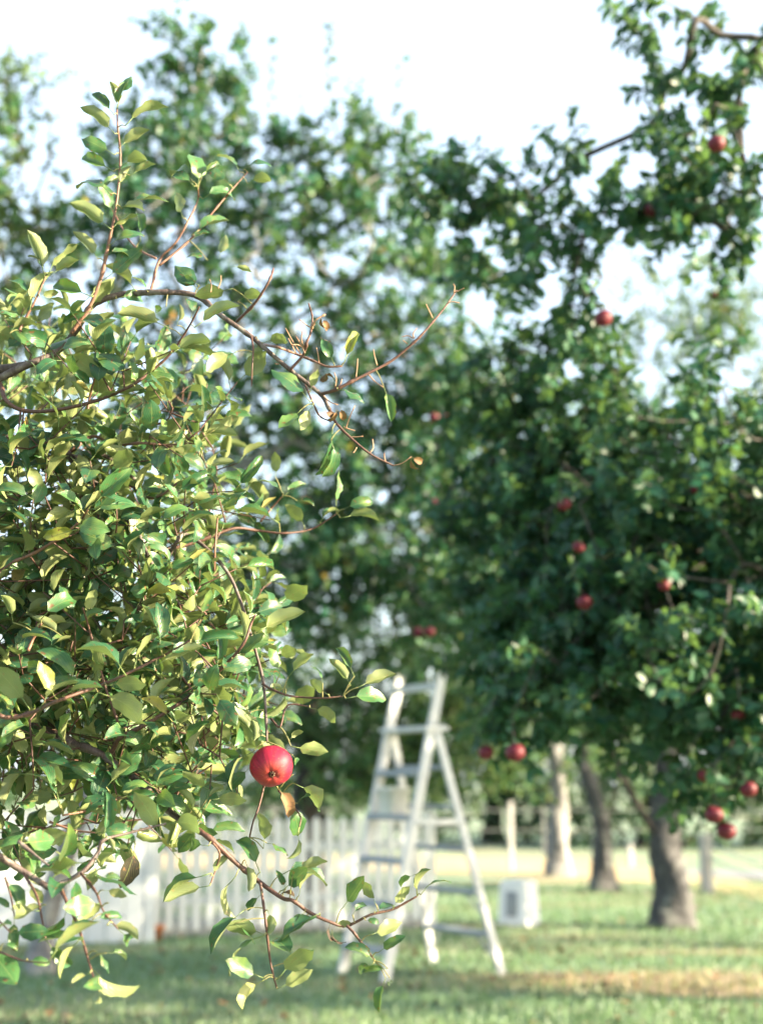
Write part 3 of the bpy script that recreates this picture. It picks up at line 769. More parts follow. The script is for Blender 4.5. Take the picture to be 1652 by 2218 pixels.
# extra low forks of that trunk
# large leafy apple tree whose trunk stands outside the picture, crown hanging over the grass
b = np.array([3.1, 6.9, 0.0])
Y = 5.9
TB, TB_A = tree('apple_tree', 'large dense apple tree with shade-darkened leaves and low hanging fruit over the ladder lawn', b,
     [b, b + (-.03, 0, .5), b + (-.05, -.02, 1.0), b + (-.1, -.05, 1.6), b + (-.2, -.1, 2.2), b + (-.2, -.4, 3.0), b + (-.25, -.8, 3.7), b + (-.35, -1.0, 4.3)],
     [blob(1500, 980, Y + .4, .75, .9, .42, 75), blob(1330, 1080, Y + .5, .6, .7, .35, 50), blob(1560, 1220, Y + .2, .65, .8, .45, 85), blob(1300, 1250, Y + .5, .55, .7, .35, 60),
      blob(1430, 1440, Y + .2, .65, .8, .38, 90), blob(1620, 1520, Y + .2, .45, .8, .24, 50), blob(1200, 1460, Y + .6, .40, .6, .26, 40), blob(1140, 1200, Y + .9, .45, .6, .5, 60), blob(1180, 950, Y + .9, .45, .6, .4, 44), blob(1720, 1300, Y + .4, .7, 1.0, .8, 70),
      blob(1110, 1560, Y + .5, .12, .3, .10, 7), blob(1900, 1000, Y + .8, .9, 1.0, 1.0, 60), blob(2000, 1450, Y + .2, .9, 1.1, .7, 80), blob(1560, 1680, Y, .25, .4, .10, 10),  # unseen foliage on the far right added to shade the low fruit
      blob(1560, 330, Y - .3, .36, .4, .36, 14), blob(1430, 300, Y - .3, .30, .4, .36, 7), blob(1420, 110, Y - .3, .24, .3, .2, 6), blob(1570, 110, Y - .3, .3, .4, .25, 6), blob(1370, 480, Y - .1, .28, .3, .14, 10),
      blob(1570, 440, Y - .2, .3, .4, .12, 12), blob(1230, 560, Y, .26, .3, .15, 10), blob(1050, 440, Y + .3, .30, .3, .12, 15), blob(950, 420, Y + .5, .15, .3, .1, 7), blob(1030, 570, Y + .5, .25, .3, .14, 9), blob(1230, 400, Y + .1, .24, .3, .15, 6), blob(1230, 680, Y + .1, .10, .3, .16, 9), blob(1130, 800, Y + .6, .35, .4, .16, 19)],
     .17, M['leaf_mid'], M['bark_mid'], L=.068, per=16, n_single=300, dark=.28, twig_len=.20,  # leaf tint lowered to carry the deep shade of this crown
     shoots=[(at(x, y, d) + (.01, .03, .18), at(x, y, d) + (0, .02, .03), 9) for q, (x, y, d, s) in enumerate(APPLES_TB)])

# tall slender-stemmed apple tree leaning over the board fence, water sprouts against the sky
b = on_ground(88, 2112); Y = b[1]
def sp_(x0, y0, x1, y1, d, k): return (at(x0, y0, d), at(x1, y1, d - .1), k)
tree('apple_tree', 'tall apple tree with slender forked stem and upright sprouts against the sky', b,
     [b, b + (.01, 0, .3), b + (.08, 0, .6), b + (.25, -.05, 1.1), b + (.55, -.2, 1.8), b + (.85, -.35, 2.5), b + (1.1, -.5, 3.2)],
     [blob(330, 520, Y - .7, .6, .9, .6, 40), blob(520, 420, Y - .7, .6, .9, .45, 34), blob(880, 560, Y - .3, .4, .8, .4, 12), blob(920, 800, Y - .2, .5, .8, .4, 30), blob(420, 480, Y - .8, .7, .9, .75, 24), blob(640, 560, Y - .6, .9, .9, .8, 48), blob(820, 700, Y - .4, .75, .9, .75, 55), blob(560, 860, Y - .3, 1.1, .9, .7, 70),
      blob(800, 950, Y - .2, .8, .8, .6, 62), blob(960, 1080, Y - .3, .5, .7, .5, 40), blob(720, 1180, Y, .8, .8, .5, 90), blob(560, 1300, Y + .3, 1.0, .8, .5, 70), blob(300, 1000, Y, 1.2, .8, 1.2, 60),
      blob(760, 400, Y - .6, .45, .6, .40, 18), blob(980, 900, Y - .2, .5, .6, .45, 30), blob(250, 620, Y - .4, .6, .6, .6, 22), blob(930, 1280, Y - .1, .5, .6, .35, 44), blob(1040, 1150, Y + .2, .5, .6, .5, 40), blob(430, 290, Y - .8, .35, .5, .4, 18), blob(400, 150, Y - .9, .16, .3, .4, 9), blob(480, 170, Y - .8, .18, .3, .2, 6), blob(300, 330, Y - .6, .3, .5, .3, 12), blob(700, 360, Y - .6, .6, .5, .2, 14), blob(830, 330, Y - .6, .3, .4, .25, 9)],
     .085, M['leaf_mid'], M['bark_grey'], L=.074, per=16, flare=1.35,
     shoots=[sp_(400, 330, 405, -30, Y - .9, 26), sp_(390, 300, 470, 120, Y - .9, 14), sp_(590, 330, 588, 70, Y - .6, 16), sp_(730, 300, 720, 50, Y - .6, 18), sp_(840, 290, 870, 130, Y - .6, 9),
             sp_(640, 360, 650, 210, Y - .5, 12), sp_(420, 220, 445, 60, Y - .8, 12), sp_(520, 330, 500, 150, Y - .7, 12), sp_(790, 330, 800, 230, Y - .6, 8), sp_(900, 420, 930, 330, Y - .5, 8), sp_(690, 340, 770, 160, Y - .6, 9)],
     twig_len=.26)

# tree at the left, its stem outside the picture
b = np.array([-3.5, 9.4, 0.0]); Y = 9.2
tree('apple_tree', 'apple tree with pale leaves and one tall sprout beyond the board fence', b,
     [b, b + (.05, 0, .8), b + (.15, 0, 1.6), b + (.3, -.05, 2.5), b + (.45, -.1, 3.4)],
     [blob(20, 480, Y, .35, .6, .75, 44), blob(40, 250, Y, .16, .3, .35, 8), blob(-60, 700, Y, .8, .8, .8, 40), blob(60, 760, Y, .4, .6, .4, 22), blob(-250, 600, Y, .6, .8, .9, 30), blob(40, 330, Y, .12, .3, .4, 6)],
     .12, M['leaf_pale'], M['bark_mid'], L=.068, per=13,
     shoots=[sp_(45, 420, 22, 100, Y, 24), sp_(80, 420, 100, 230, Y, 14), sp_(0, 400, -40, 180, Y, 14), sp_(180, 420, 190, 190, Y + .3, 8)])

# dense low tree behind the picket fence
b = np.array([-.75, 14.6, 0.0]); Y = 14.4
tree('apple_tree', 'low spreading apple tree with dense branches behind the picket fence', b,
     [b, b + (.03, 0, .5), b + (-.03, 0, 1.0), b + (.05, 0, 1.6), b + (0, 0, 2.2)],
     [blob(620, 1350, Y, 1.7, 1.3, 1.0, 130), blob(900, 1450, Y, 1.1, 1.2, .9, 130), blob(840, 1640, Y, .8, .9, .35, 70), blob(1020, 1600, Y + .4, .7, .9, .6, 80), blob(680, 1600, Y, 1.3, 1.0, .5, 90), blob(250, 1450, Y, 1.8, 1.2, 1.2, 90), blob(750, 1100, Y, 1.8, 1.2, .9, 90), blob(1050, 1300, Y + .3, 1.0, 1.1, .9, 70)],
     .16, M['leaf_pale'], M['bark_mid'], L=.085, per=13, templates=FAR_T, dark=.2, twig_len=.32, limb_min=.03)

# two more orchard trunks farther along the row
b = on_ground(1306, 1932); Y = b[1]
tree('apple_tree', 'apple tree with narrow forked sunlit trunk at the edge of the dry field', b,
     [b, b + (0, 0, .35), b + (.01, 0, .7), b + (-.06, 0, 1.05), b + (-.2, 0, 1.5)],
     [blob(1300, 1500, Y, 1.5, 1.3, .8, 60), blob(1400, 1300, Y, 1.7, 1.5, 1.3, 80), blob(1480, 700, Y, 1.1, 1.2, .9, 60), blob(1330, 950, Y, 1.2, 1.3, 1.1, 50), blob(1620, 740, Y, .9, 1.2, .8, 50)],
     .13, M['leaf_pale'], M['bark_mid'], L=.095, per=12, templates=FAR_T, trunk_mat=M['bark_old'], twig_len=.36, limb_min=.03,
     forks=[[b + (.02, 0, .75), b + (.14, 0, 1.05), b + (.25, 0, 1.5)]])
b = on_ground(1208, 1897); Y = b[1]
tree('apple_tree', 'apple tree with smooth pale grey trunk beside the tall slim post', b,
     [b, b + (0, 0, .4), b + (.02, 0, .8), b + (.03, 0, 1.2), b + (0, 0, 1.8)],
     [blob(1160, 1560, Y, 1.6, 1.3, .8, 60), blob(1100, 1350, Y, 1.6, 1.5, 1.3, 70), blob(1220, 1640, Y, 1.4, 1.2, .35, 36), blob(1050, 1000, Y, 1.3, 1.2, 1.1, 50)],
     .16, M['leaf_pale'], M['bark_grey'], L=.10, per=12, templates=FAR_T, twig_len=.4, limb_min=.03)

# belt of trees beyond the field
far = [(-10.5, 31, 2.6), (-5.8, 33, 3.2), (-1.4, 30.5, 2.6), (2.4, 32, 2.9), (5.4, 29.8, 2.4), (8.8, 31, 2.9), (12.6, 30, 2.7), (17, 33, 3.3)]
fl = ['bushy far tree at the end of the belt beyond the board fence', 'tall dark far tree seen over the board fence', 'rounded far tree beyond the middle of the picket fence',
      'dark far tree standing behind the ladder and slim post', 'low dark far tree between the slim post and the pale trunk', 'broad dark far tree behind the thick forking trunk',
      'far tree standing behind the stout rope post', 'far tree at the road end of the belt']
for (x, y, h), lb in zip(far, fl):
    b = np.array([x, y, 0.0])
    tree('field_tree', lb, b, [b, b + (.1, 0, h * .4), b + (0, 0, h * .8)],
         [((x, y, h * .95), (2.4, 1.8, h * .7), 70), ((x + .5, y - .5, .9), (2.5, 1.5, .8), 60)],
         .2, M['leaf_far'], M['bark_mid'], L=.24, per=10, templates=FAR_T, twig_len=.7, limb_min=.06, zmin=.1, group='belt of trees beyond the field')

# unseen trees added to throw shade on the lawn, the fence and the ladder
for (x, y, lb) in ((6.9, 10.9, 'unseen shade tree added beside the thick forking trunk'), (6.5, 7.9, 'unseen shade tree added facing the ladder'), (7.4, 16.5, 'unseen shade tree added by the dry field')):
    b = np.array([x, y, 0.0])
    tree('apple_tree', lb, b, [b, b + (0, 0, .8), b + (.05, 0, 1.6), b + (0, 0, 2.4)],
         [((x, y, 3.4), (1.9, 1.9, 1.2), 340) if y > 9 else ((x, y, 3.3), (1.6, 1.6, 1.3), 340)], .16, M['leaf_mid'], M['bark_mid'], L=.13, per=12, templates=FAR_T, twig_len=.4, limb_min=.04)
# ----------------------------------------------------------------- the near apple tree
c1 = lambda x, y: (x * .36, 132 + y * .36)
c2 = lambda x, y: (x * .36, 661 + y * .36)
c3 = lambda x, y: (x * .36, 1190 + y * .36)
c4 = lambda x, y: (396.5 + x * .4, 529 + y * .4)
c5 = lambda x, y: (330.5 + x * .4, 1256 + y * .4)
c6 = lambda x, y: (595 + x * .4, 1421 + y * .4)
c8 = lambda x, y: (x * .4, 1652 + y * .4)
ident = lambda x, y: (x, y)

nb_ = np.array([-1.55, 3.3, 0.0])
near = empty('apple_tree', tuple(nb_))
tag(near, 'sharp leafy apple tree in front, sunlit green leaves and one ripe red apple', 'tree')
NL = Leaves(NEAR_T, M['leaf_near'])
DL = Leaves(NEAR_T, M['leaf_dead'])
SK = []                                                # skeleton points for the filling twigs

def branch(f, pts, d0, d1, r0, r1, mat='bark_twig', knob=.12, leaves=0, L=.062, name='branch'):
    q = np.array([f(*p) for p in pts], float)
    dep = np.linspace(d0, d1, len(q)) + .012 * rng.standard_normal(len(q))
    P = spline(at(q[:, 0], q[:, 1], dep), 6); m = len(P)
    R = np.linspace(r0, r1, m) * (1 + knob * np.abs(rng.standard_normal(m)) * (rng.random(m) < .35))
    V, F = tube_np(P, R, 8)
    add(name, mesh_np(name, V, F, M[mat]), near)
    SK.append(P)
    if leaves:
        seg = np.linalg.norm(np.diff(P, axis=0), axis=1).sum(); k = max(2, int(seg * leaves))
        t = np.linspace(.08, 1, k) * (m - 1); i = np.clip(t.astype(int), 0, m - 2); fr = (t - i)[:, None]
        X = P[i] * (1 - fr) + P[i + 1] * fr; T = nrm(P[i + 1] - P[i])
        near_leaves(X, T, L)
    return P

def near_leaves(X, T, L, up=.35):
    k = len(X)
    a = np.arange(k) * 2.4 + rng.random() * 6.28 + rng.standard_normal(k) * .35
    ref = nrm(np.cross(T, np.array([.2, .3, 1.0]))); r2 = np.cross(T, ref)
    rad = np.cos(a)[:, None] * ref + np.sin(a)[:, None] * r2
    d = nrm(T * .55 + rad * .9 + np.array([.12, -.1, up]) + .25 * rng.standard_normal((k, 3)))
    n = nrm(T * .5 - rad * .35 + np.where(rng.random((k, 1)) < .62, np.array([[.2, -.35, .7]]), np.array([[-.45, .12, .65]])) + .5 * rng.standard_normal((k, 3)))
    NL.put(X, d, n, L * (.72 + .5 * rng.random(k)), rng.random(k) * .72 + (rng.random(k) < .07) * .25)

STK = [None, None]; STALKS = []
def hand(f, d, *ls, face=.55, L=None, tint=None):
    """single leaves drawn from stalk end to tip"""
    for l in ls:
        (x0, y0), (x1, y1) = f(*l[:2]), f(*l[2:4])
        if STK[0] is None: STK[0] = np.vstack(SK); STK[1] = np.stack(project(STK[0]), -1) / np.array([1024 / 2218, 1024 / 2218, 1])
        g2 = np.hypot(STK[1][:, 0] - x0, STK[1][:, 1] - y0) + 60 * np.abs(STK[0][:, 1] - d); jn = int(np.argmin(g2)); near_sk = g2[jn] < 75
        dd = d + .03 * rng.standard_normal()
        if near_sk: dd = STK[0][jn, 1] - .008
        a = at(x0, y0, dd)
        if near_sk:
            s_ = STK[0][jn]; md = (a + s_) / 2 + np.array([0, 0, .003])
            V, F = tube_np(spline([s_, md, a], 3), np.linspace(.0012, .0009, 7), 5); STALKS.append((V, F))
        b = at(x1, y1, dd + rng.uniform(-.018, .018))
        v = b - a; ln = np.linalg.norm(v); dr = v / ln
        toc = nrm(np.array([0, 0, CAM_Z]) - a)
        roll = rng.normal(0, .75)
        n0 = nrm(toc - dr * np.dot(toc, dr)); s0 = np.cross(dr, n0)
        upw = np.array([.2, 0, 1.0])
        if np.dot(s0, upw) < 0: s0 = -s0
        n_ = n0 * math.cos(roll) + s0 * (math.sin(abs(roll)) + .15)
        if rng.random() > .58: n_ = -n0 * math.cos(roll) + s0 * .5
        NL.put(a, dr, nrm(n_), min(ln / 1.04, .074), tint if tint is not None else rng.random() * .75 + (rng.random() < .06) * .2, rng.integers(0, len(NEAR_T)))

# main limbs, from the trunk (left of the picture) to the traced branches
def limb(P, r0, r1, name='branch'):
    P = spline(np.array(P, float), 6); V, F = tube_np(P, np.linspace(r0, r1, len(P)) * (1 + .04 * rng.standard_normal(len(P))), 10)
    add(name, mesh_np(name, V, F, M['bark_near']), near); SK.append(P[len(P) // 2:]); return P
tb = nb_
trunk_pts = np.array([tb + (0, 0, -.1), tb + (.02, 0, .25), tb + (.0, .02, .6), tb + (.05, -.03, 1.0), tb + (.06, -.05, 1.35), tb + (.02, 0, 1.8), tb + (-.08, .1, 2.4)])
V, F = tube_np(spline(trunk_pts, 6), np.interp(np.linspace(0, 1, 37), [0, .1, .5, 1], [.17, .12, .10, .05]), 18)
add('trunk', mesh_np('trunk', V, F, M['bark_old']), near)
limb([tb + (.05, -.03, 1.0), at(-350, 1450, 2.9), at(-120, 1480, 2.75), at(60, 1560, 2.65), at(158, 1611, 2.58)], .045, .009)
limb([tb + (.05, -.04, 1.25), at(-420, 1100, 3.0), at(-150, 980, 2.8), at(47, 956, 2.68)], .05, .013)
limb([tb + (.04, -.03, 1.5), at(-380, 900, 2.95), at(-120, 830, 2.7), at(60, 790, 2.6)], .04, .007)
limb([tb + (.03, 0, .9), at(-400, 1800, 2.6), at(-150, 1810, 2.35), at(0, 1856, 2.22)], .035, .006)
limb([tb + (.05, -.02, 1.15), at(-300, 1700, 2.6), at(-100, 1580, 2.4), at(0, 1550, 2.32)], .03, .005)

# arched limb with bare end and its side twigs
branch(ident, [(-60, 850), (40, 800), (86, 780), (112, 769), (144, 744), (175, 700), (201, 661), (245, 642), (288, 636), (342, 633), (407, 636), (443, 651), (476, 681), (544, 729), (572, 753), (628, 801), (693, 853), (712, 885)], 2.60, 2.52, .0075, .0038, 'bark_near')
branch(c4, [(790, 890), (830, 970), (920, 1060), (1020, 1140), (1140, 1200)], 2.52, 2.50, .0030, .0015, 'bark_twig', .3)
branch(c4, [(740, 815), (820, 790), (900, 750), (1000, 700), (1130, 630), (1250, 530), (1300, 480), (1410, 350), (1480, 250)], 2.52, 2.50, .0034, .0015, 'bark_twig', .3)
branch(c4, [(290, 420), (380, 330), (430, 260), (470, 190), (490, 130)], 2.53, 2.50, .0028, .0016, 'bark_twig', .3)
branch(c4, [(580, 680), (650, 600), (670, 530), (690, 480), (700, 400), (680, 320)], 2.52, 2.49, .0028, .0014, 'bark_twig', .4)
branch(c4, [(693, 460), (720, 410), (770, 380)], 2.5, 2.48, .0018, .0012, 'bark_dry', .5)
branch(c4, [(440, 545), (520, 560), (600, 590), (700, 630), (780, 662), (860, 660)], 2.53, 2.50, .0026, .0018, 'bark_shoot', .2)
branch(c4, [(370, 500), (380, 570), (375, 660), (370, 770)], 2.53, 2.51, .0018, .0011, 'bark_twig', .4)
branch(c4, [(660, 760), (700, 850), (740, 930), (800, 960)], 2.52, 2.50, .0016, .0012, 'bark_twig', .4)
# leafless stalks that stand off the bare twigs like pegs
pegs = [(1000, 700, 1090, 780), (935, 725, 945, 620), (1050, 655, 1030, 570), (1350, 400, 1315, 325), (1245, 510, 1185, 500), (1250, 510, 1265, 455), (1215, 540, 1190, 520), (1465, 265, 1462, 215), (1470, 262, 1520, 238), (1430, 320, 1495, 318),
        (823, 780, 818, 695), (840, 775, 860, 730), (690, 450, 630, 408), (660, 590, 610, 495), (655, 560, 645, 470), (640, 600, 555, 455), (735, 640, 722, 560), (610, 590, 570, 510), (650, 560, 590, 545), (1010, 1130, 1025, 1055), (1095, 1180, 1090, 1130), (940, 1100, 920, 1130), (880, 1000, 930, 875), (870, 990, 930, 1010), (905, 1045, 975, 1040),
        (150, 260, 145, 190), (190, 240, 205, 170), (760, 820, 840, 870), (1140, 1198, 1235, 1150), (500, 645, 520, 650)]
for x0, y0, x1, y1 in pegs:
    a = at(*c4(x0, y0), 2.505); e = at(*c4(x1, y1), 2.50 + .01 * rng.standard_normal())
    md = (a + e) / 2 + np.array([rng.normal() * .002, 0, rng.normal() * .002])
    V, F = tube_np(spline([a, md, e], 3), np.linspace(.0013, .0009, 7), 5); add('leaf_stalk', mesh_np('leaf_stalk', V, F, M['bark_dry']), near)

# upright shoots
branch(c1, [(430, 1640), (540, 1480), (610, 1300), (650, 1120), (690, 930), (715, 750), (725, 560), (710, 400), (705, 285)], 2.54, 2.50, .0040, .0014, 'bark_shoot', .25)
branch(c1, [(120, 1620), (150, 1560), (220, 1430), (280, 1290)], 2.52, 2.50, .0028, .0016, 'bark_shoot', .2)
branch(c1, [(900, 1395), (915, 1360), (960, 1200), (1060, 1090), (1130, 970), (1190, 840), (1192, 765)], 2.66, 2.70, .0032, .0013, 'bark_shoot', .2)
branch(c1, [(960, 1230), (1140, 1080), (1290, 900), (1400, 770), (1490, 670)], 2.67, 2.74, .0024, .0012, 'bark_shoot', .2)
branch(c1, [(940, 1190), (860, 1150), (780, 1080), (690, 920), (610, 780)], 2.68, 2.8, .0024, .0012, 'bark_shoot', .2)
# sweeping branches of the body
branch(c2, [(-120, 300), (0, 470), (30, 560), (100, 620), (200, 640), (350, 630), (530, 590), (650, 550), (800, 480), (920, 390), (1020, 300), (1100, 190), (1160, 90), (1200, 10)], 2.58, 2.46, .0046, .0014, 'bark_twig', .15)
branch(c2, [(130, 820), (250, 830), (350, 840), (430, 920), (540, 1050), (650, 1130), (730, 1240), (820, 1360), (900, 1530), (990, 1700), (1080, 1800)], 2.66, 2.58, .0095, .003, 'bark_near', .1)
branch(c2, [(420, 910), (470, 915), (530, 890), (640, 910), (760, 1000), (880, 1120)], 2.66, 2.72, .006, .0025, 'bark_near', .1)
branch(c2, [(80, 1545), (230, 1480), (400, 1370), (490, 1290), (530, 1230)], 2.52, 2.45, .003, .0016, 'bark_shoot', .2, 36)
branch(c2, [(1290, 1600), (1295, 1460), (1310, 1280)], 2.52, 2.5, .0022, .0013, 'bark_shoot', .2, 26)
branch(c2, [(600, 1180), (760, 1080), (870, 1150), (960, 1150), (1080, 1060)], 2.62, 2.54, .003, .0015, 'bark_twig', .2, 40)
branch(c2, [(430, 880), (560, 790), (700, 840), (850, 830), (1000, 840), (1200, 830)], 2.66, 2.56, .0035, .0014, 'bark_shoot', .2, 36)
branch(c2, [(520, 720), (540, 560), (580, 400), (600, 270)], 2.66, 2.62, .0028, .0014, 'bark_shoot', .2, 34)
branch(c2, [(890, 720), (1000, 700), (1040, 620)], 2.66, 2.66, .0025, .0014, 'bark_twig', .2, 30)
branch(ident, [(342, 1241), (380, 1180), (403, 1158), (450, 1190), (493, 1240), (518, 1294), (544, 1377), (569, 1471), (576, 1550), (578, 1606)], 2.56, 2.50, .0042, .0022, 'bark_near', .15)
branch(c5, [(595, 560), (630, 585), (720, 622), (800, 635), (920, 640), (1030, 630)], 2.51, 2.48, .0024, .0013, 'bark_twig', .25)
branch(c5, [(640, 750), (690, 795), (730, 680), (850, 685)], 2.51, 2.50, .002, .0012, 'bark_twig', .3)
branch(c5, [(608, 1060), (600, 1130), (575, 1230), (545, 1310), (525, 1395)], 2.53, 2.50, .0022, .0013, 'bark_twig', .2)
branch(c5, [(680, 1140), (740, 1200), (800, 1280), (795, 1340)], 2.52, 2.49, .0016, .0012, 'bark_twig', .2)
branch(c3, [(-100, 940), (0, 1000), (80, 1010), (200, 980), (350, 910), (600, 820), (740, 760), (980, 640), (1150, 545)], 2.33, 2.30, .0042, .0016, 'bark_twig', .15)
branch(c3, [(440, 1170), (560, 1210), (650, 1260), (800, 1370), (900, 1460), (1000, 1560), (1110, 1645)], 2.58, 2.5, .0072, .0052, 'bark_near', .12)
branch(ident, [(399, 1782), (450, 1812), (506, 1864), (554, 1904), (610, 1944), (635, 1951), (670, 1976), (715, 1997), (751, 2005), (803, 1981), (851, 1969), (903, 1941)], 2.5, 2.46, .0050, .0016, 'bark_twig', .2)
branch(c6, [(390, 1460), (430, 1500), (460, 1540), (500, 1590), (540, 1650)], 2.475, 2.45, .0026, .0014, 'bark_twig', .2)
branch(c8, [(1410, 650), (1420, 720), (1440, 870), (1460, 1050), (1480, 1150), (1500, 1222)], 2.49, 2.46, .0026, .0014, 'bark_twig', .25)
branch(c8, [(1150, 430), (1190, 490), (1170, 570), (1140, 660)], 2.5, 2.47, .002, .0011, 'bark_shoot', .2)
branch(c3, [(650, 1260), (690, 1190), (730, 1130), (900, 1040), (1160, 870), (1370, 680), (1470, 560), (1510, 450), (1535, 395)], 2.55, 2.46, .0046, .0020, 'bark_twig', .15)
branch(c3, [(500, 350), (530, 450), (560, 560), (620, 780), (690, 980), (740, 1130)], 2.48, 2.55, .0016, .0030, 'bark_twig', .2)
branch(c3, [(170, 610), (210, 520), (250, 445)], 2.45, 2.43, .003, .0018, 'bark_shoot', .2)
branch(c3, [(180, 1030), (190, 1150), (200, 1300), (205, 1440)], 2.5, 2.5, .0022, .0013, 'bark_twig', .2, 36)
branch(c3, [(1090, 760), (1160, 850), (1250, 940), (1340, 1010)], 2.54, 2.5, .0022, .0013, 'bark_twig', .2, 26)
branch(c3, [(380, 1600), (530, 1570), (680, 1510), (850, 1465)], 2.46, 2.52, .0016, .0026, 'bark_shoot', .2, 26)
branch(c8, [(270, 320), (400, 365), (520, 380)], 2.45, 2.43, .0022, .0012, 'bark_shoot', .2)
branch(c4, [(-60, 1650), (80, 1610), (270, 1540), (400, 1550), (550, 1565), (700, 1540), (830, 1460)], 2.76, 2.84, .0036, .0015, 'bark_twig', .2)
branch(c4, [(420, 1500), (470, 1440), (540, 1360)], 2.85, 2.9, .0024, .0013, 'bark_shoot', .2)
branch(c8, [(-60, 480), (0, 510), (130, 590), (280, 680), (320, 660), (450, 590), (530, 490), (560, 420), (700, 380), (900, 330)], 2.24, 2.36, .0062, .0015, 'bark_near', .15, 14)
branch(c8, [(325, 670), (370, 770), (430, 900), (480, 1070), (515, 1185)], 2.23, 2.15, .0032, .0012, 'bark_twig', .2, 36, .056)
branch(c8, [(100, 425), (180, 490), (270, 560)], 2.24, 2.25, .003, .0013, 'bark_near', .2, 24)
branch(c8, [(-80, 1010), (0, 1025), (120, 1070), (260, 1085)], 2.2, 2.1, .0022, .0010, 'bark_twig', .2, 16)
branch(c8, [(30, 620), (60, 720), (80, 830)], 2.22, 2.2, .002, .0010, 'bark_twig', .2, 26, .054)
branch(c8, [(130, 600), (200, 720), (230, 850), (250, 960)], 2.25, 2.2, .0022, .0010, 'bark_twig', .2, 26, .054)
branch(c8, [(440, 600), (520, 700), (560, 800), (640, 900)], 2.26, 2.2, .0022, .0010, 'bark_twig', .2, 26, .054)
branch(c8, [(-60, 820), (0, 860), (60, 920)], 2.2, 2.15, .0022, .0010, 'bark_twig', .2, 26, .054)

# leaves drawn one by one where they stand free of the mass
hand(c1, 2.50, (705, 290, 690, 150), (708, 290, 745, 145), (735, 210, 780, 108), (690, 325, 580, 210), (695, 440, 528, 305), (755, 390, 945, 255), (712, 525, 862, 430), (690, 565, 525, 475), (685, 665, 518, 580),
     (730, 640, 875, 545), (785, 690, 908, 630), (715, 752, 770, 655), (670, 800, 492, 690), (735, 890, 955, 805), (668, 1012, 472, 880), (670, 1020, 792, 920), (665, 1110, 820, 1010), (590, 1190, 485, 1058), (620, 1320, 868, 1190),
     (845, 1085, 840, 920), (560, 1420, 342, 1350), (600, 800, 700, 700), (700, 880, 860, 880), (640, 1170, 780, 1120), (560, 1480, 690, 1350))
hand(c1, 2.50, (270, 1300, 198, 1070), (265, 1275, 222, 1160), (290, 1290, 418, 1112), (300, 1295, 442, 1210), (185, 1420, 88, 1310), (240, 1420, 332, 1390), (180, 1500, 270, 1300), (150, 1560, 20, 1500), (560, 1500, 400, 1560), (540, 1500, 640, 1350))
hand(c1, 2.72, (1190, 775, 1190, 505), (1170, 755, 1050, 650), (1160, 725, 1045, 600), (1215, 700, 1312, 618), (1102, 945, 1040, 810), (1445, 670, 1348, 558), (1460, 655, 1592, 588), (1490, 740, 1622, 682), (1220, 830, 1392, 745), (1380, 745, 1268, 650),
     (1150, 1050, 1335, 958), (1140, 1085, 1242, 1040), (1320, 1190, 1335, 1060), (690, 930, 600, 790))
hand(c1, 2.52, (1210, 1400, 1080, 1258), (1150, 1545, 1160, 1415), (1170, 1605, 1385, 1470), (1065, 1590, 1085, 1490), (1430, 1445, 1562, 1378), (1015, 1605, 725, 1515), (820, 1385, 680, 1250), (1250, 1200, 1138, 1148), (1400, 1235, 1492, 1262), (1200, 1350, 1090, 1300), (890, 1390, 830, 1300), (1000, 1480, 930, 1500), (560, 1400, 440, 1560), (700, 1430, 870, 1400))
hand(c2, 2.50, (940, 335, 962, 168), (1030, 292, 1225, 195), (660, 465, 445, 310), (800, 445, 600, 300), (650, 545, 832, 500), (812, 492, 1022, 438), (412, 540, 388, 400), (300, 485, 335, 390), (665, 765, 455, 638), (860, 765, 892, 628), (1182, 765, 1385, 770), (1290, 752, 1405, 680),
     (835, 955, 1022, 800), (560, 1205, 770, 998), (540, 1265, 775, 1150), (430, 1195, 355, 1088), (70, 1230, 192, 1160), (1030, 1145, 1242, 1020), (985, 1085, 895, 905), (1325, 1265, 1435, 1130), (250, 260, 110, 180), (20, 290, 150, 180), (150, 330, 260, 400), (60, 170, 170, 70), (260, 350, 340, 180), (420, 330, 560, 250), (800, 1380, 660, 1290), (470, 1230, 300, 1270), (1200, 940, 1150, 810), (1240, 980, 1375, 940))
hand(c4, 2.51, (870, 645, 935, 488), (815, 645, 765, 535), (835, 785, 962, 830), (1085, 770, 1125, 922), (690, 855, 445, 635), (400, 505, 410, 655), (435, 535, 562, 500), (295, 580, 138, 662), (705, 870, 640, 985), (645, 890, 555, 1012), (800, 1060, 825, 1232), (808, 1000, 765, 1295), (690, 800, 720, 700), (270, 240, 100, 300))
hand(c4, 2.84, (830, 1435, 790, 1275), (870, 1435, 1005, 1380), (850, 1482, 1035, 1470), (740, 1505, 820, 1430), (660, 1535, 590, 1420), (520, 1510, 320, 1430), (480, 1445, 360, 1285), (545, 1352, 420, 1250), (540, 1372, 642, 1298), (620, 1150 + 240, 700, 1400), (500, 1160 + 100, 500, 1150))
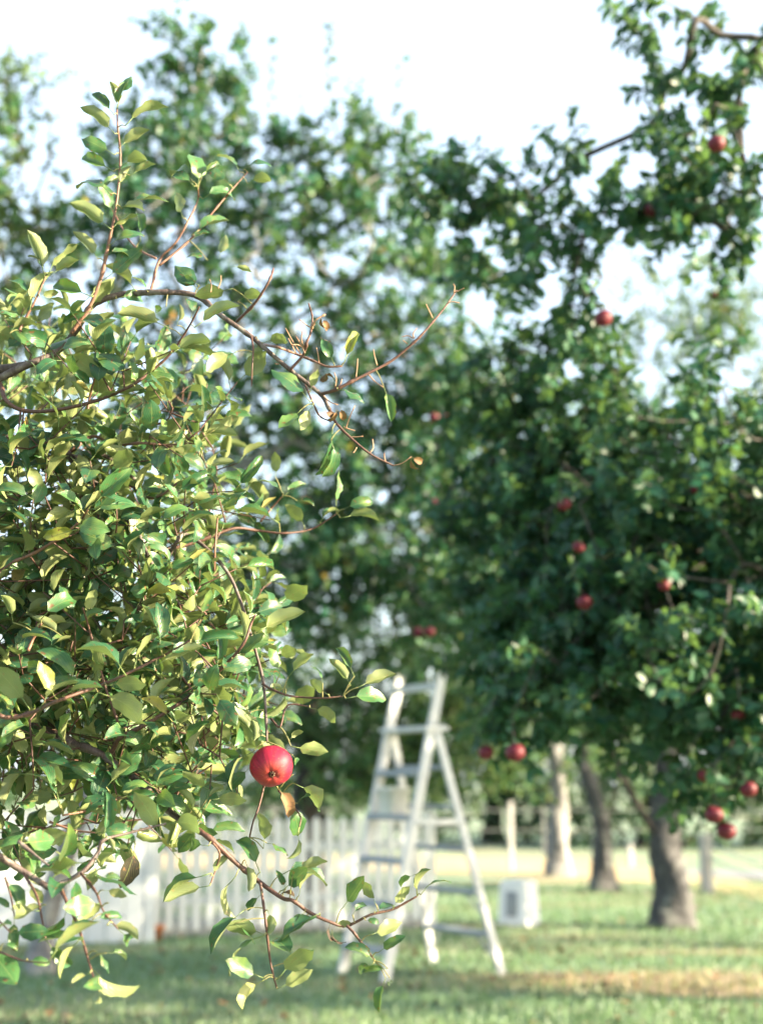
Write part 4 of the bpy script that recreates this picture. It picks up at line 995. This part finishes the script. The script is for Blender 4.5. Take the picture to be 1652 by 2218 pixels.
hand(c5, 2.50, (545, 930, 368, 1062), (762, 1052, 968, 1062), (760, 1100, 948, 1208), (785, 1210, 862, 1140), (672, 1120, 712, 1345), (742, 1200, 805, 1375), (790, 1370, 765, 1498), (600, 1455, 600, 1285), (620, 1425, 718, 1465), (582, 1585, 488, 1400), (500, 1515, 540, 1660), (450, 1605, 350, 1782), (590, 1700, 525, 1775), (305, 1592, 50, 1718), (312, 1655, 108, 1712), (312, 1605, 395, 1508),
     (680, 1605, 915, 1535), (702, 1682, 842, 1580), (560, 850, 418, 700), (735, 525, 845, 420), (690, 512, 650, 390), (722, 592, 648, 572), (920, 558, 890, 465), (1072, 570, 985, 450), (1092, 522, 1015, 375), (1112, 582, 1278, 520), (1045, 642, 1238, 625), (950, 622, 845, 565), (850, 692, 992, 738), (520, 215, 515, 85), (262, 215, 272, 65),
     (562, 288, 782, 178), (432, 432, 588, 350), (205, 345, 418, 300), (245, 612, 440, 598), (520, 722, 562, 852), (750, 900, 912, 950), (740, 872, 795, 812), (760, 950, 790, 1000), (530, 1010, 440, 1120))
hand(c5, 2.30, (-80, 430, 90, 310), (40, 380, 30, 165), (70, 420, 210, 340), (-100, 480, -10, 300))
hand(c3, 2.30, (500, 820, 200, 560), (340, 900, 230, 740), (760, 760, 555, 545), (590, 860, 895, 990), (640, 820, 840, 810), (180, 960, -20, 720), (970, 620, 900, 360), (380, 880, 570, 820), (940, 700, 1160, 590), (80, 1010, 20, 860), (240, 960, 420, 760))
hand(c3, 2.48, (600, 790, 520, 560), (520, 400, 560, 260), (370, 520, 240, 420), (250, 420, 420, 260), (200, 490, 135, 400), (80, 440, 40, 280), (700, 1300, 770, 1360), (480, 700, 290, 590), (330, 1480, 240, 1290), (610, 1380, 375, 1330), (640, 1430, 765, 1310), (850, 1380, 1125, 1355), (690, 1470, 500, 1560), (900, 1540, 770, 1430), (1060, 1480, 1140, 1620), (1130, 1110, 900, 1130), (920, 1020, 990, 800), (1400, 850, 1180, 900), (1380, 930, 1540, 1130), (1180, 830, 1210, 700))
hand(c6, 2.465, (770, 1302, 800, 1165), (790, 1292, 905, 1188), (762, 1180, 672, 1235), (640, 1368, 705, 1262), (540, 1392, 632, 1340), (545, 1342, 488, 1235), (420, 1402, 485, 1328), (360, 1372, 492, 1235), (432, 1442, 350, 1455), (490, 1432, 552, 1432), (510, 1512, 675, 1475), (560, 1605, 675, 1530), (542, 1652, 425, 1565), (535, 1665, 445, 1702),
     (612, 1692, 495, 1700), (600, 1742, 562, 1895), (622, 1742, 632, 1785), (245, 1392, 75, 1505), (160, 1392, 98, 1422), (130, 1300, 180, 1180), (100, 1180, 250, 1120), (60, 1260, 20, 1180))
hand(c8, 2.47, (1432, 932, 1265, 880), (1432, 935, 1148, 1095), (1425, 1165, 1235, 1100), (1500, 1175, 1660, 1020), (1500, 1225, 1655, 1168), (1600, 1085, 1488, 905), (1320, 800, 1158, 975), (1270, 872, 1370, 960), (1450, 800, 1480, 900), (1640, 880, 1700, 840))
hand(c8, 2.47, (1432, 1175, 1275, 1285), tint=.86)
hand(c8, 2.18, (545, 620, 635, 615), (540, 540, 480, 660), (560, 690, 665, 715), (590, 760, 440, 820), (500, 850, 640, 830), (580, 880, 735, 915), (430, 960, 240, 950), (440, 950, 330, 1120), (520, 1020, 590, 1110), (580, 1030, 680, 1045), (490, 1140, 405, 1180), (400, 800, 380, 660), (250, 770, 135, 810), (90, 900, 0, 850), (150, 1070, 250, 1080), (20, 980, 90, 1000), (70, 800, 0, 740), (540, 1240, 530, 1320))
hand(c8, 2.44, (330, 230, 220, 30), (350, 260, 295, 330), (400, 400, 385, 530), (410, 390, 230, 400), (420, 420, 485, 440), (530, 380, 690, 360), (700, 200, 620, 10), (860, 270, 800, 140), (820, 160, 1000, 260), (870, 400, 760, 200), (580, 400, 620, 450), (620, 470, 690, 460), (1130, 450, 1000, 440), (960, 400, 910, 470), (1040, 260, 1230, 250), (1140, 200, 1300, 200), (1120, 200, 1190, 140), (1060, 290, 980, 150))
# one dark dead leaf hanging on a thread of a stalk, a few brown ones elsewhere
a = at(*c8(735, 435), 2.4); DL.put(a, at(*c8(690, 612), 2.4) - a, np.array([.55, -.8, .1]), .0625, 0.0, 0)
for q in ((120, 1330, 90, 1290), (310, 1480, 330, 1560), (300, 1450, 290, 1540)):
    a = at(*c6(*q[:2]), 2.46); e = at(*c6(*q[2:]), 2.46); DL.put(a, e - a, rng.standard_normal(3), .028, .2, 11)
for q in ((745, 400, 770, 430), (760, 380, 740, 440), (745, 720, 780, 710), (720, 745, 760, 730), (740, 500, 780, 540), (1235, 1150, 1240, 1200), (1230, 1150, 1262, 1165), (850, 880, 870, 940), (830, 890, 820, 930), (840, 900, 800, 920)):
    a = at(*c4(*q[:2]), 2.49); e = at(*c4(*q[2:]), 2.49); DL.put(a, e - a, rng.standard_normal(3), .024, .9, 11)
a = at(*c5(670, 1120), 2.49); DL.put(a, at(*c5(760, 1240), 2.48) - a, np.array([.3, -.6, .3]), .05, 1.0, 4)

# the mass of the tree: filling twigs between the drawn branches
poly = np.array([(-420, 620), (0, 700), (150, 740), (250, 720), (300, 780), (420, 720), (400, 860), (470, 960), (500, 1010), (460, 1110), (500, 1240), (530, 1330), (540, 1420), (530, 1500), (500, 1600), (480, 1680), (420, 1740), (360, 1790), (240, 1780), (180, 1830), (0, 1880), (-420, 1900)], float)
def inside(x, y):
    c = np.zeros(len(x), bool); j = len(poly) - 1
    for i in range(len(poly)):
        xi, yi = poly[i]; xj, yj = poly[j]
        c ^= ((yi > y) != (yj > y)) & (x < (xj - xi) * (y - yi) / (yj - yi) + xi); j = i
    return c
x = rng.uniform(-420, 620, 1900); y = rng.uniform(620, 1900, 1900); ok = inside(x, y); x = x[ok]; y = y[ok]
keep = rng.random(len(x)) < np.where(y < 950, .36, np.where(y < 1150, .52, .74)) * np.where((y > 1700) & (x < 230), .5, 1.0) * np.where(x < -100, .6, 1.0); x = x[keep]; y = y[keep]
d = 2.50 + .75 * rng.random(len(x)) ** 1.1
pts = at(x, y, d)
SKP = np.vstack(SK); 
A_, par_, ends_ = grow(list(SKP), [-1] * len(SKP), pts, seglen=.06, wander=.006, path=np.zeros(len(SKP)), bias=.2)
bV = []; bF = []; nb = 0
m0 = len(SKP); kids = {}
for i in range(m0, len(A_)):
    P = np.vstack([A_[par_[i]], A_[i]]); V, F = tube_np(P, np.array([.0019, .0015]), 5); bV.append(V); bF.append(F + nb); nb += len(V)
for e, j in ends_:
    dr = nrm(A_[e] - A_[par_[e]]); td = nrm(dr * .6 + np.array([.18, -.25, .15]) + .5 * rng.standard_normal(3)); k = rng.integers(4, 8)
    t = np.linspace(0, 1, k)[:, None]; P = A_[e] + td * t * .018 * k
    V, F = tube_np(P, np.linspace(.0015, .001, k), 5); bV.append(V); bF.append(F + nb); nb += len(V)
    near_leaves(P, np.broadcast_to(td, P.shape), .057, up=.2)
o = add('twigs', mesh_np('twigs', np.vstack(bV), np.vstack(bF), M['bark_twig']), near); tag(o, kind='stuff')
bV = []; bF = []; nb = 0
for V, F in STALKS: bV.append(V); bF.append(F + nb); nb += len(V)
o = add('leaf_stalks', mesh_np('leaf_stalks', np.vstack(bV), np.vstack(bF), M['stalk']), near); tag(o, kind='stuff')
# inner crown round the trunk
IC = in_blob((-1.95, 3.4, 2.2), (.75, .8, 1.0), 220)
for c in IC:
    td = nrm(rng.standard_normal(3) + np.array([0, 0, .3])); P = c + td * np.linspace(0, .16, 8)[:, None]
    near_leaves(P, np.broadcast_to(td, P.shape), .058, up=.1)
for L_ in (NL,):                                         # nothing grows through the apple
    P_ = np.vstack(L_.p); D_ = nrm(np.vstack(L_.d)); l_ = np.hstack(L_.l); ok = np.ones(len(P_), bool); c_ = at(588, 1660, 2.49)
    for f_ in (0, .4, .8, 1.2):
        q_ = P_ + D_ * (l_ * f_)[:, None] - c_; ok &= ~((np.hypot(q_[:, 0], q_[:, 2]) < .040) & (q_[:, 1] < .03))
    for k_ in 'pdn': setattr(L_, k_, [np.vstack(getattr(L_, k_))[ok]])
    for k_ in 'ltv': setattr(L_, k_, [np.hstack(getattr(L_, k_))[ok]])
NL.close(); DL.close()
FOREST.append((near, NL, 300))
for q in range(len(DL.p)):
    V, F, UV = DL.T[DL.v[q]]
    W = DL.p[q] + DL.l[q] * (V[:, 0:1] * DL.side[q] + V[:, 1:2] * DL.d[q] + V[:, 2:3] * DL.n[q])
    o = add('leaf', mesh_np('dead_leaf', W, F, M['leaf_dead'], True, {'tint': np.full(len(W), DL.t[q])}, UV), near)
    if q == 0: o['label'] = 'dark brown dead leaf hanging against the white fence'

# ----------------------------------------------------------------- which leaves show largest: those become single leaves
CELL = 4.0; GW, GH = int(762 / CELL) + 1, int(1024 / CELL) + 1
zb = np.full(GW * GH, 1e9); own_t = np.full(GW * GH, -1); own_l = np.full(GW * GH, -1)
for ti, (root, lv, ns) in enumerate(FOREST):
    for f, sd in ((.35, 0), (.6, 0), (.85, 0), (1.1, 0), (.6, .2), (.6, -.2), (.85, .2), (.85, -.2)):
        px, py, z = project(lv.p + lv.l[:, None] * (lv.d * f * (1 if lv.T is NEAR_T else .8) + lv.side * sd))
        okk = (px >= 0) & (px < 762) & (py >= 0) & (py < 1024)
        ii = np.where(okk)[0]; ci = (py[ii] / CELL).astype(int) * GW + (px[ii] / CELL).astype(int)
        o_ = np.argsort(-z[ii]); ii = ii[o_]; ci = ci[o_]; zz = z[ii]
        better = zz < zb[ci]; ii, ci, zz = ii[better], ci[better], zz[better]
        zb[ci] = zz; own_t[ci] = ti; own_l[ci] = ii
for ti, (root, lv, ns) in enumerate(FOREST):
    single = np.zeros(len(lv.p), bool)
    if ns:
        won = np.bincount(own_l[own_t == ti], minlength=len(lv.p)); top = np.argsort(-won)[:ns]; top = top[won[top] > 0]; single[top] = True
        cache = {}
        for i in top:
            key = (int(lv.v[i]), int(lv.t[i] * 11.99))
            if key not in cache:
                V, F, UV = lv.T[key[0]]
                cache[key] = mesh_np('leaf', V, F, lv.mat, True, {'tint': np.full(len(V), (key[1] + .5) / 12)}, UV)
            o = add('leaf', cache[key], root)
            mt = Matrix.Identity(4)
            for r_ in range(3):
                mt[r_][0] = lv.side[i][r_] * lv.l[i]; mt[r_][1] = lv.d[i][r_] * lv.l[i]; mt[r_][2] = lv.n[i][r_] * lv.l[i]; mt[r_][3] = lv.p[i][r_]
            o.matrix_basis = mt
    V, F, T, U = lv.merged(~single)
    o = add('crown', mesh_np('crown', V, F, lv.mat, True, {'tint': T}, U), root); tag(o, kind='stuff')

# ----------------------------------------------------------------- apples
def apple_mesh(R, seed, ns=40, mat='apple', H=.92):
    r = np.random.default_rng(seed); th = np.linspace(0.0, math.pi, 26); V = []; F = []
    ph = r.random() * 6
    for i, t in enumerate(th):
        ct = math.cos(t)
        rr = math.sin(t) * (1 + .06 * ct)
        z = H * ct
        z -= .26 * math.exp(-(rr / .26) ** 2) if ct > 0 else 0      # stem cavity
        z += .17 * math.exp(-(rr / .24) ** 2) if ct < 0 else 0      # blossom basin
        for j in range(ns):
            a = j * 2 * math.pi / ns
            k = 1 + .022 * math.cos(5 * a + ph) * (.4 + .6 * (ct < 0)) * math.sin(t) + .02 * math.cos(2 * a + ph)
            V.append((R * rr * k * math.cos(a), R * rr * k * math.sin(a), R * (z + .012 * math.cos(5 * a + ph) * (t > 2.2))))
    F = [(i * ns + j, (i + 1) * ns + j, (i + 1) * ns + (j + 1) % ns, i * ns + (j + 1) % ns) for i in range(25) for j in range(ns)]
    return mesh_np('skin', V, F, M[mat], True)
def stem_mesh(R, mat):
    P = np.array([(0, 0, R * .60), (R * .03, 0, R * .85), (R * .10, 0, R * 1.12), (R * .16, 0, R * 1.3)])
    V, F = tube_np(spline(P, 3), np.linspace(R * .035, R * .05, 10), 6); return mesh_np('stem', V, F, mat)
R0 = .0365
ca = at(588, 1660, 2.49)
ar = empty('apple', tuple(ca)); tag(ar, 'ripe red apple in sharp focus hanging below a thin twig, blossom end showing', 'apple')
ax = Vector((-.10, .88, .45)).normalized()              # from blossom end to stem
rotm = ax.to_track_quat('Z', 'Y').to_matrix().to_4x4()
for nm, me in (('skin', apple_mesh(R0, 3)), ('stem', stem_mesh(R0, M['bark_twig']))):
    o = add(nm, me, ar); o.matrix_basis = Matrix.Translation(Vector(ca)) @ rotm
cb = MB()
for k_ in range(7):
    a = k_ * .9; rr = R0 * .13
    cb.tube([(rr * .5 * math.cos(a), rr * .5 * math.sin(a), -R0 * .74), (rr * math.cos(a), rr * math.sin(a), -R0 * .82), (rr * .5 * math.cos(a + .5), rr * .5 * math.sin(a + .5), -R0 * .90)], [R0 * .045, R0 * .05, R0 * .012], 5)
o = cb.build('calyx', M['calyx'], ar, True); o.matrix_basis = Matrix.Translation(Vector(ca)) @ rotm

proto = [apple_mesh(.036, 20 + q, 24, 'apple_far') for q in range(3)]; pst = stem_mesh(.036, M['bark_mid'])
gl = 'blurred red apple hanging in the shade-darkened leaves of the large dense tree'
gm = 'small blurred red apple among the leaves of the tall slender-stemmed tree'
lbs = ['purple-red apple hanging against white sky under the upper branch', 'purple-red apple hanging alone in the white sky gap over the shade-darkened leaves', 'shaded dark apple half hidden on the thin upper branch',
       gl, gl, gl, gl, 'dull red apple hanging low beside the ladder, smaller of two', 'dull red apple hanging low beside the ladder, bigger of two', gl, 'dark red apple at the top of the low cluster before the thick trunk',
       'dark red apple at the bottom of the low cluster before the thick trunk', gl, gl, 'small apple among pale leaves under the upper branch']
ap = [(*a_[:3], l_, 'apples on the large dense tree' if l_ == gl else None, a_[3]) for a_, l_ in zip(APPLES_TB, lbs)]
g2 = 'apples on the slender-stemmed tree'
ap += [(940, 905, 8.6, gm, g2, .95), (966, 907, 8.55, gm, g2, .9), (945, 1095, 8.2, 'large dull red apple beside the small sky hole in the leaves', None, 1.3), (905, 1370, 8.7, gm, g2, .95), (930, 1368, 8.65, gm, g2, .95), (1505, 1060, 5.6, gl, 'apples on the large dense tree', .6)]
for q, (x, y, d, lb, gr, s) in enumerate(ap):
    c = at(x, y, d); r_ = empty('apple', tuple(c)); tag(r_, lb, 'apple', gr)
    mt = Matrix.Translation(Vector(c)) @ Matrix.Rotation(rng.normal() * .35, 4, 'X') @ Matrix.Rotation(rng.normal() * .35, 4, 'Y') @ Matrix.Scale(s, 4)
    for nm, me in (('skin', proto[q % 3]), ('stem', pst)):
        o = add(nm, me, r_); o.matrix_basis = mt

# ----------------------------------------------------------------- fallen leaves on the lawn
FLv = Leaves(FAR_T, M['leaf_dead'])
k = 900; yy = 7 + 9 * rng.random(k); xx = (rng.random(k) - .5) * yy * .75
FLv.put(np.stack([xx, yy, np.full(k, .03) + .02 * rng.random(k)], -1), nrm(rng.standard_normal((k, 3)) * (1, 1, .15)), nrm(rng.standard_normal((k, 3)) * .3 + (0, 0, 1)), .05 + .03 * rng.random(k), .5 + .5 * rng.random(k))
FLv.close(); V, F, T, U = FLv.merged(np.ones(k, bool))
tag(add('fallen_leaves', mesh_np('fallen_leaves', V, F, M['leaf_dead'], True, {'tint': T}, U)), 'scattered brown fallen leaves lying on the orchard lawn', 'leaves', kind='stuff')
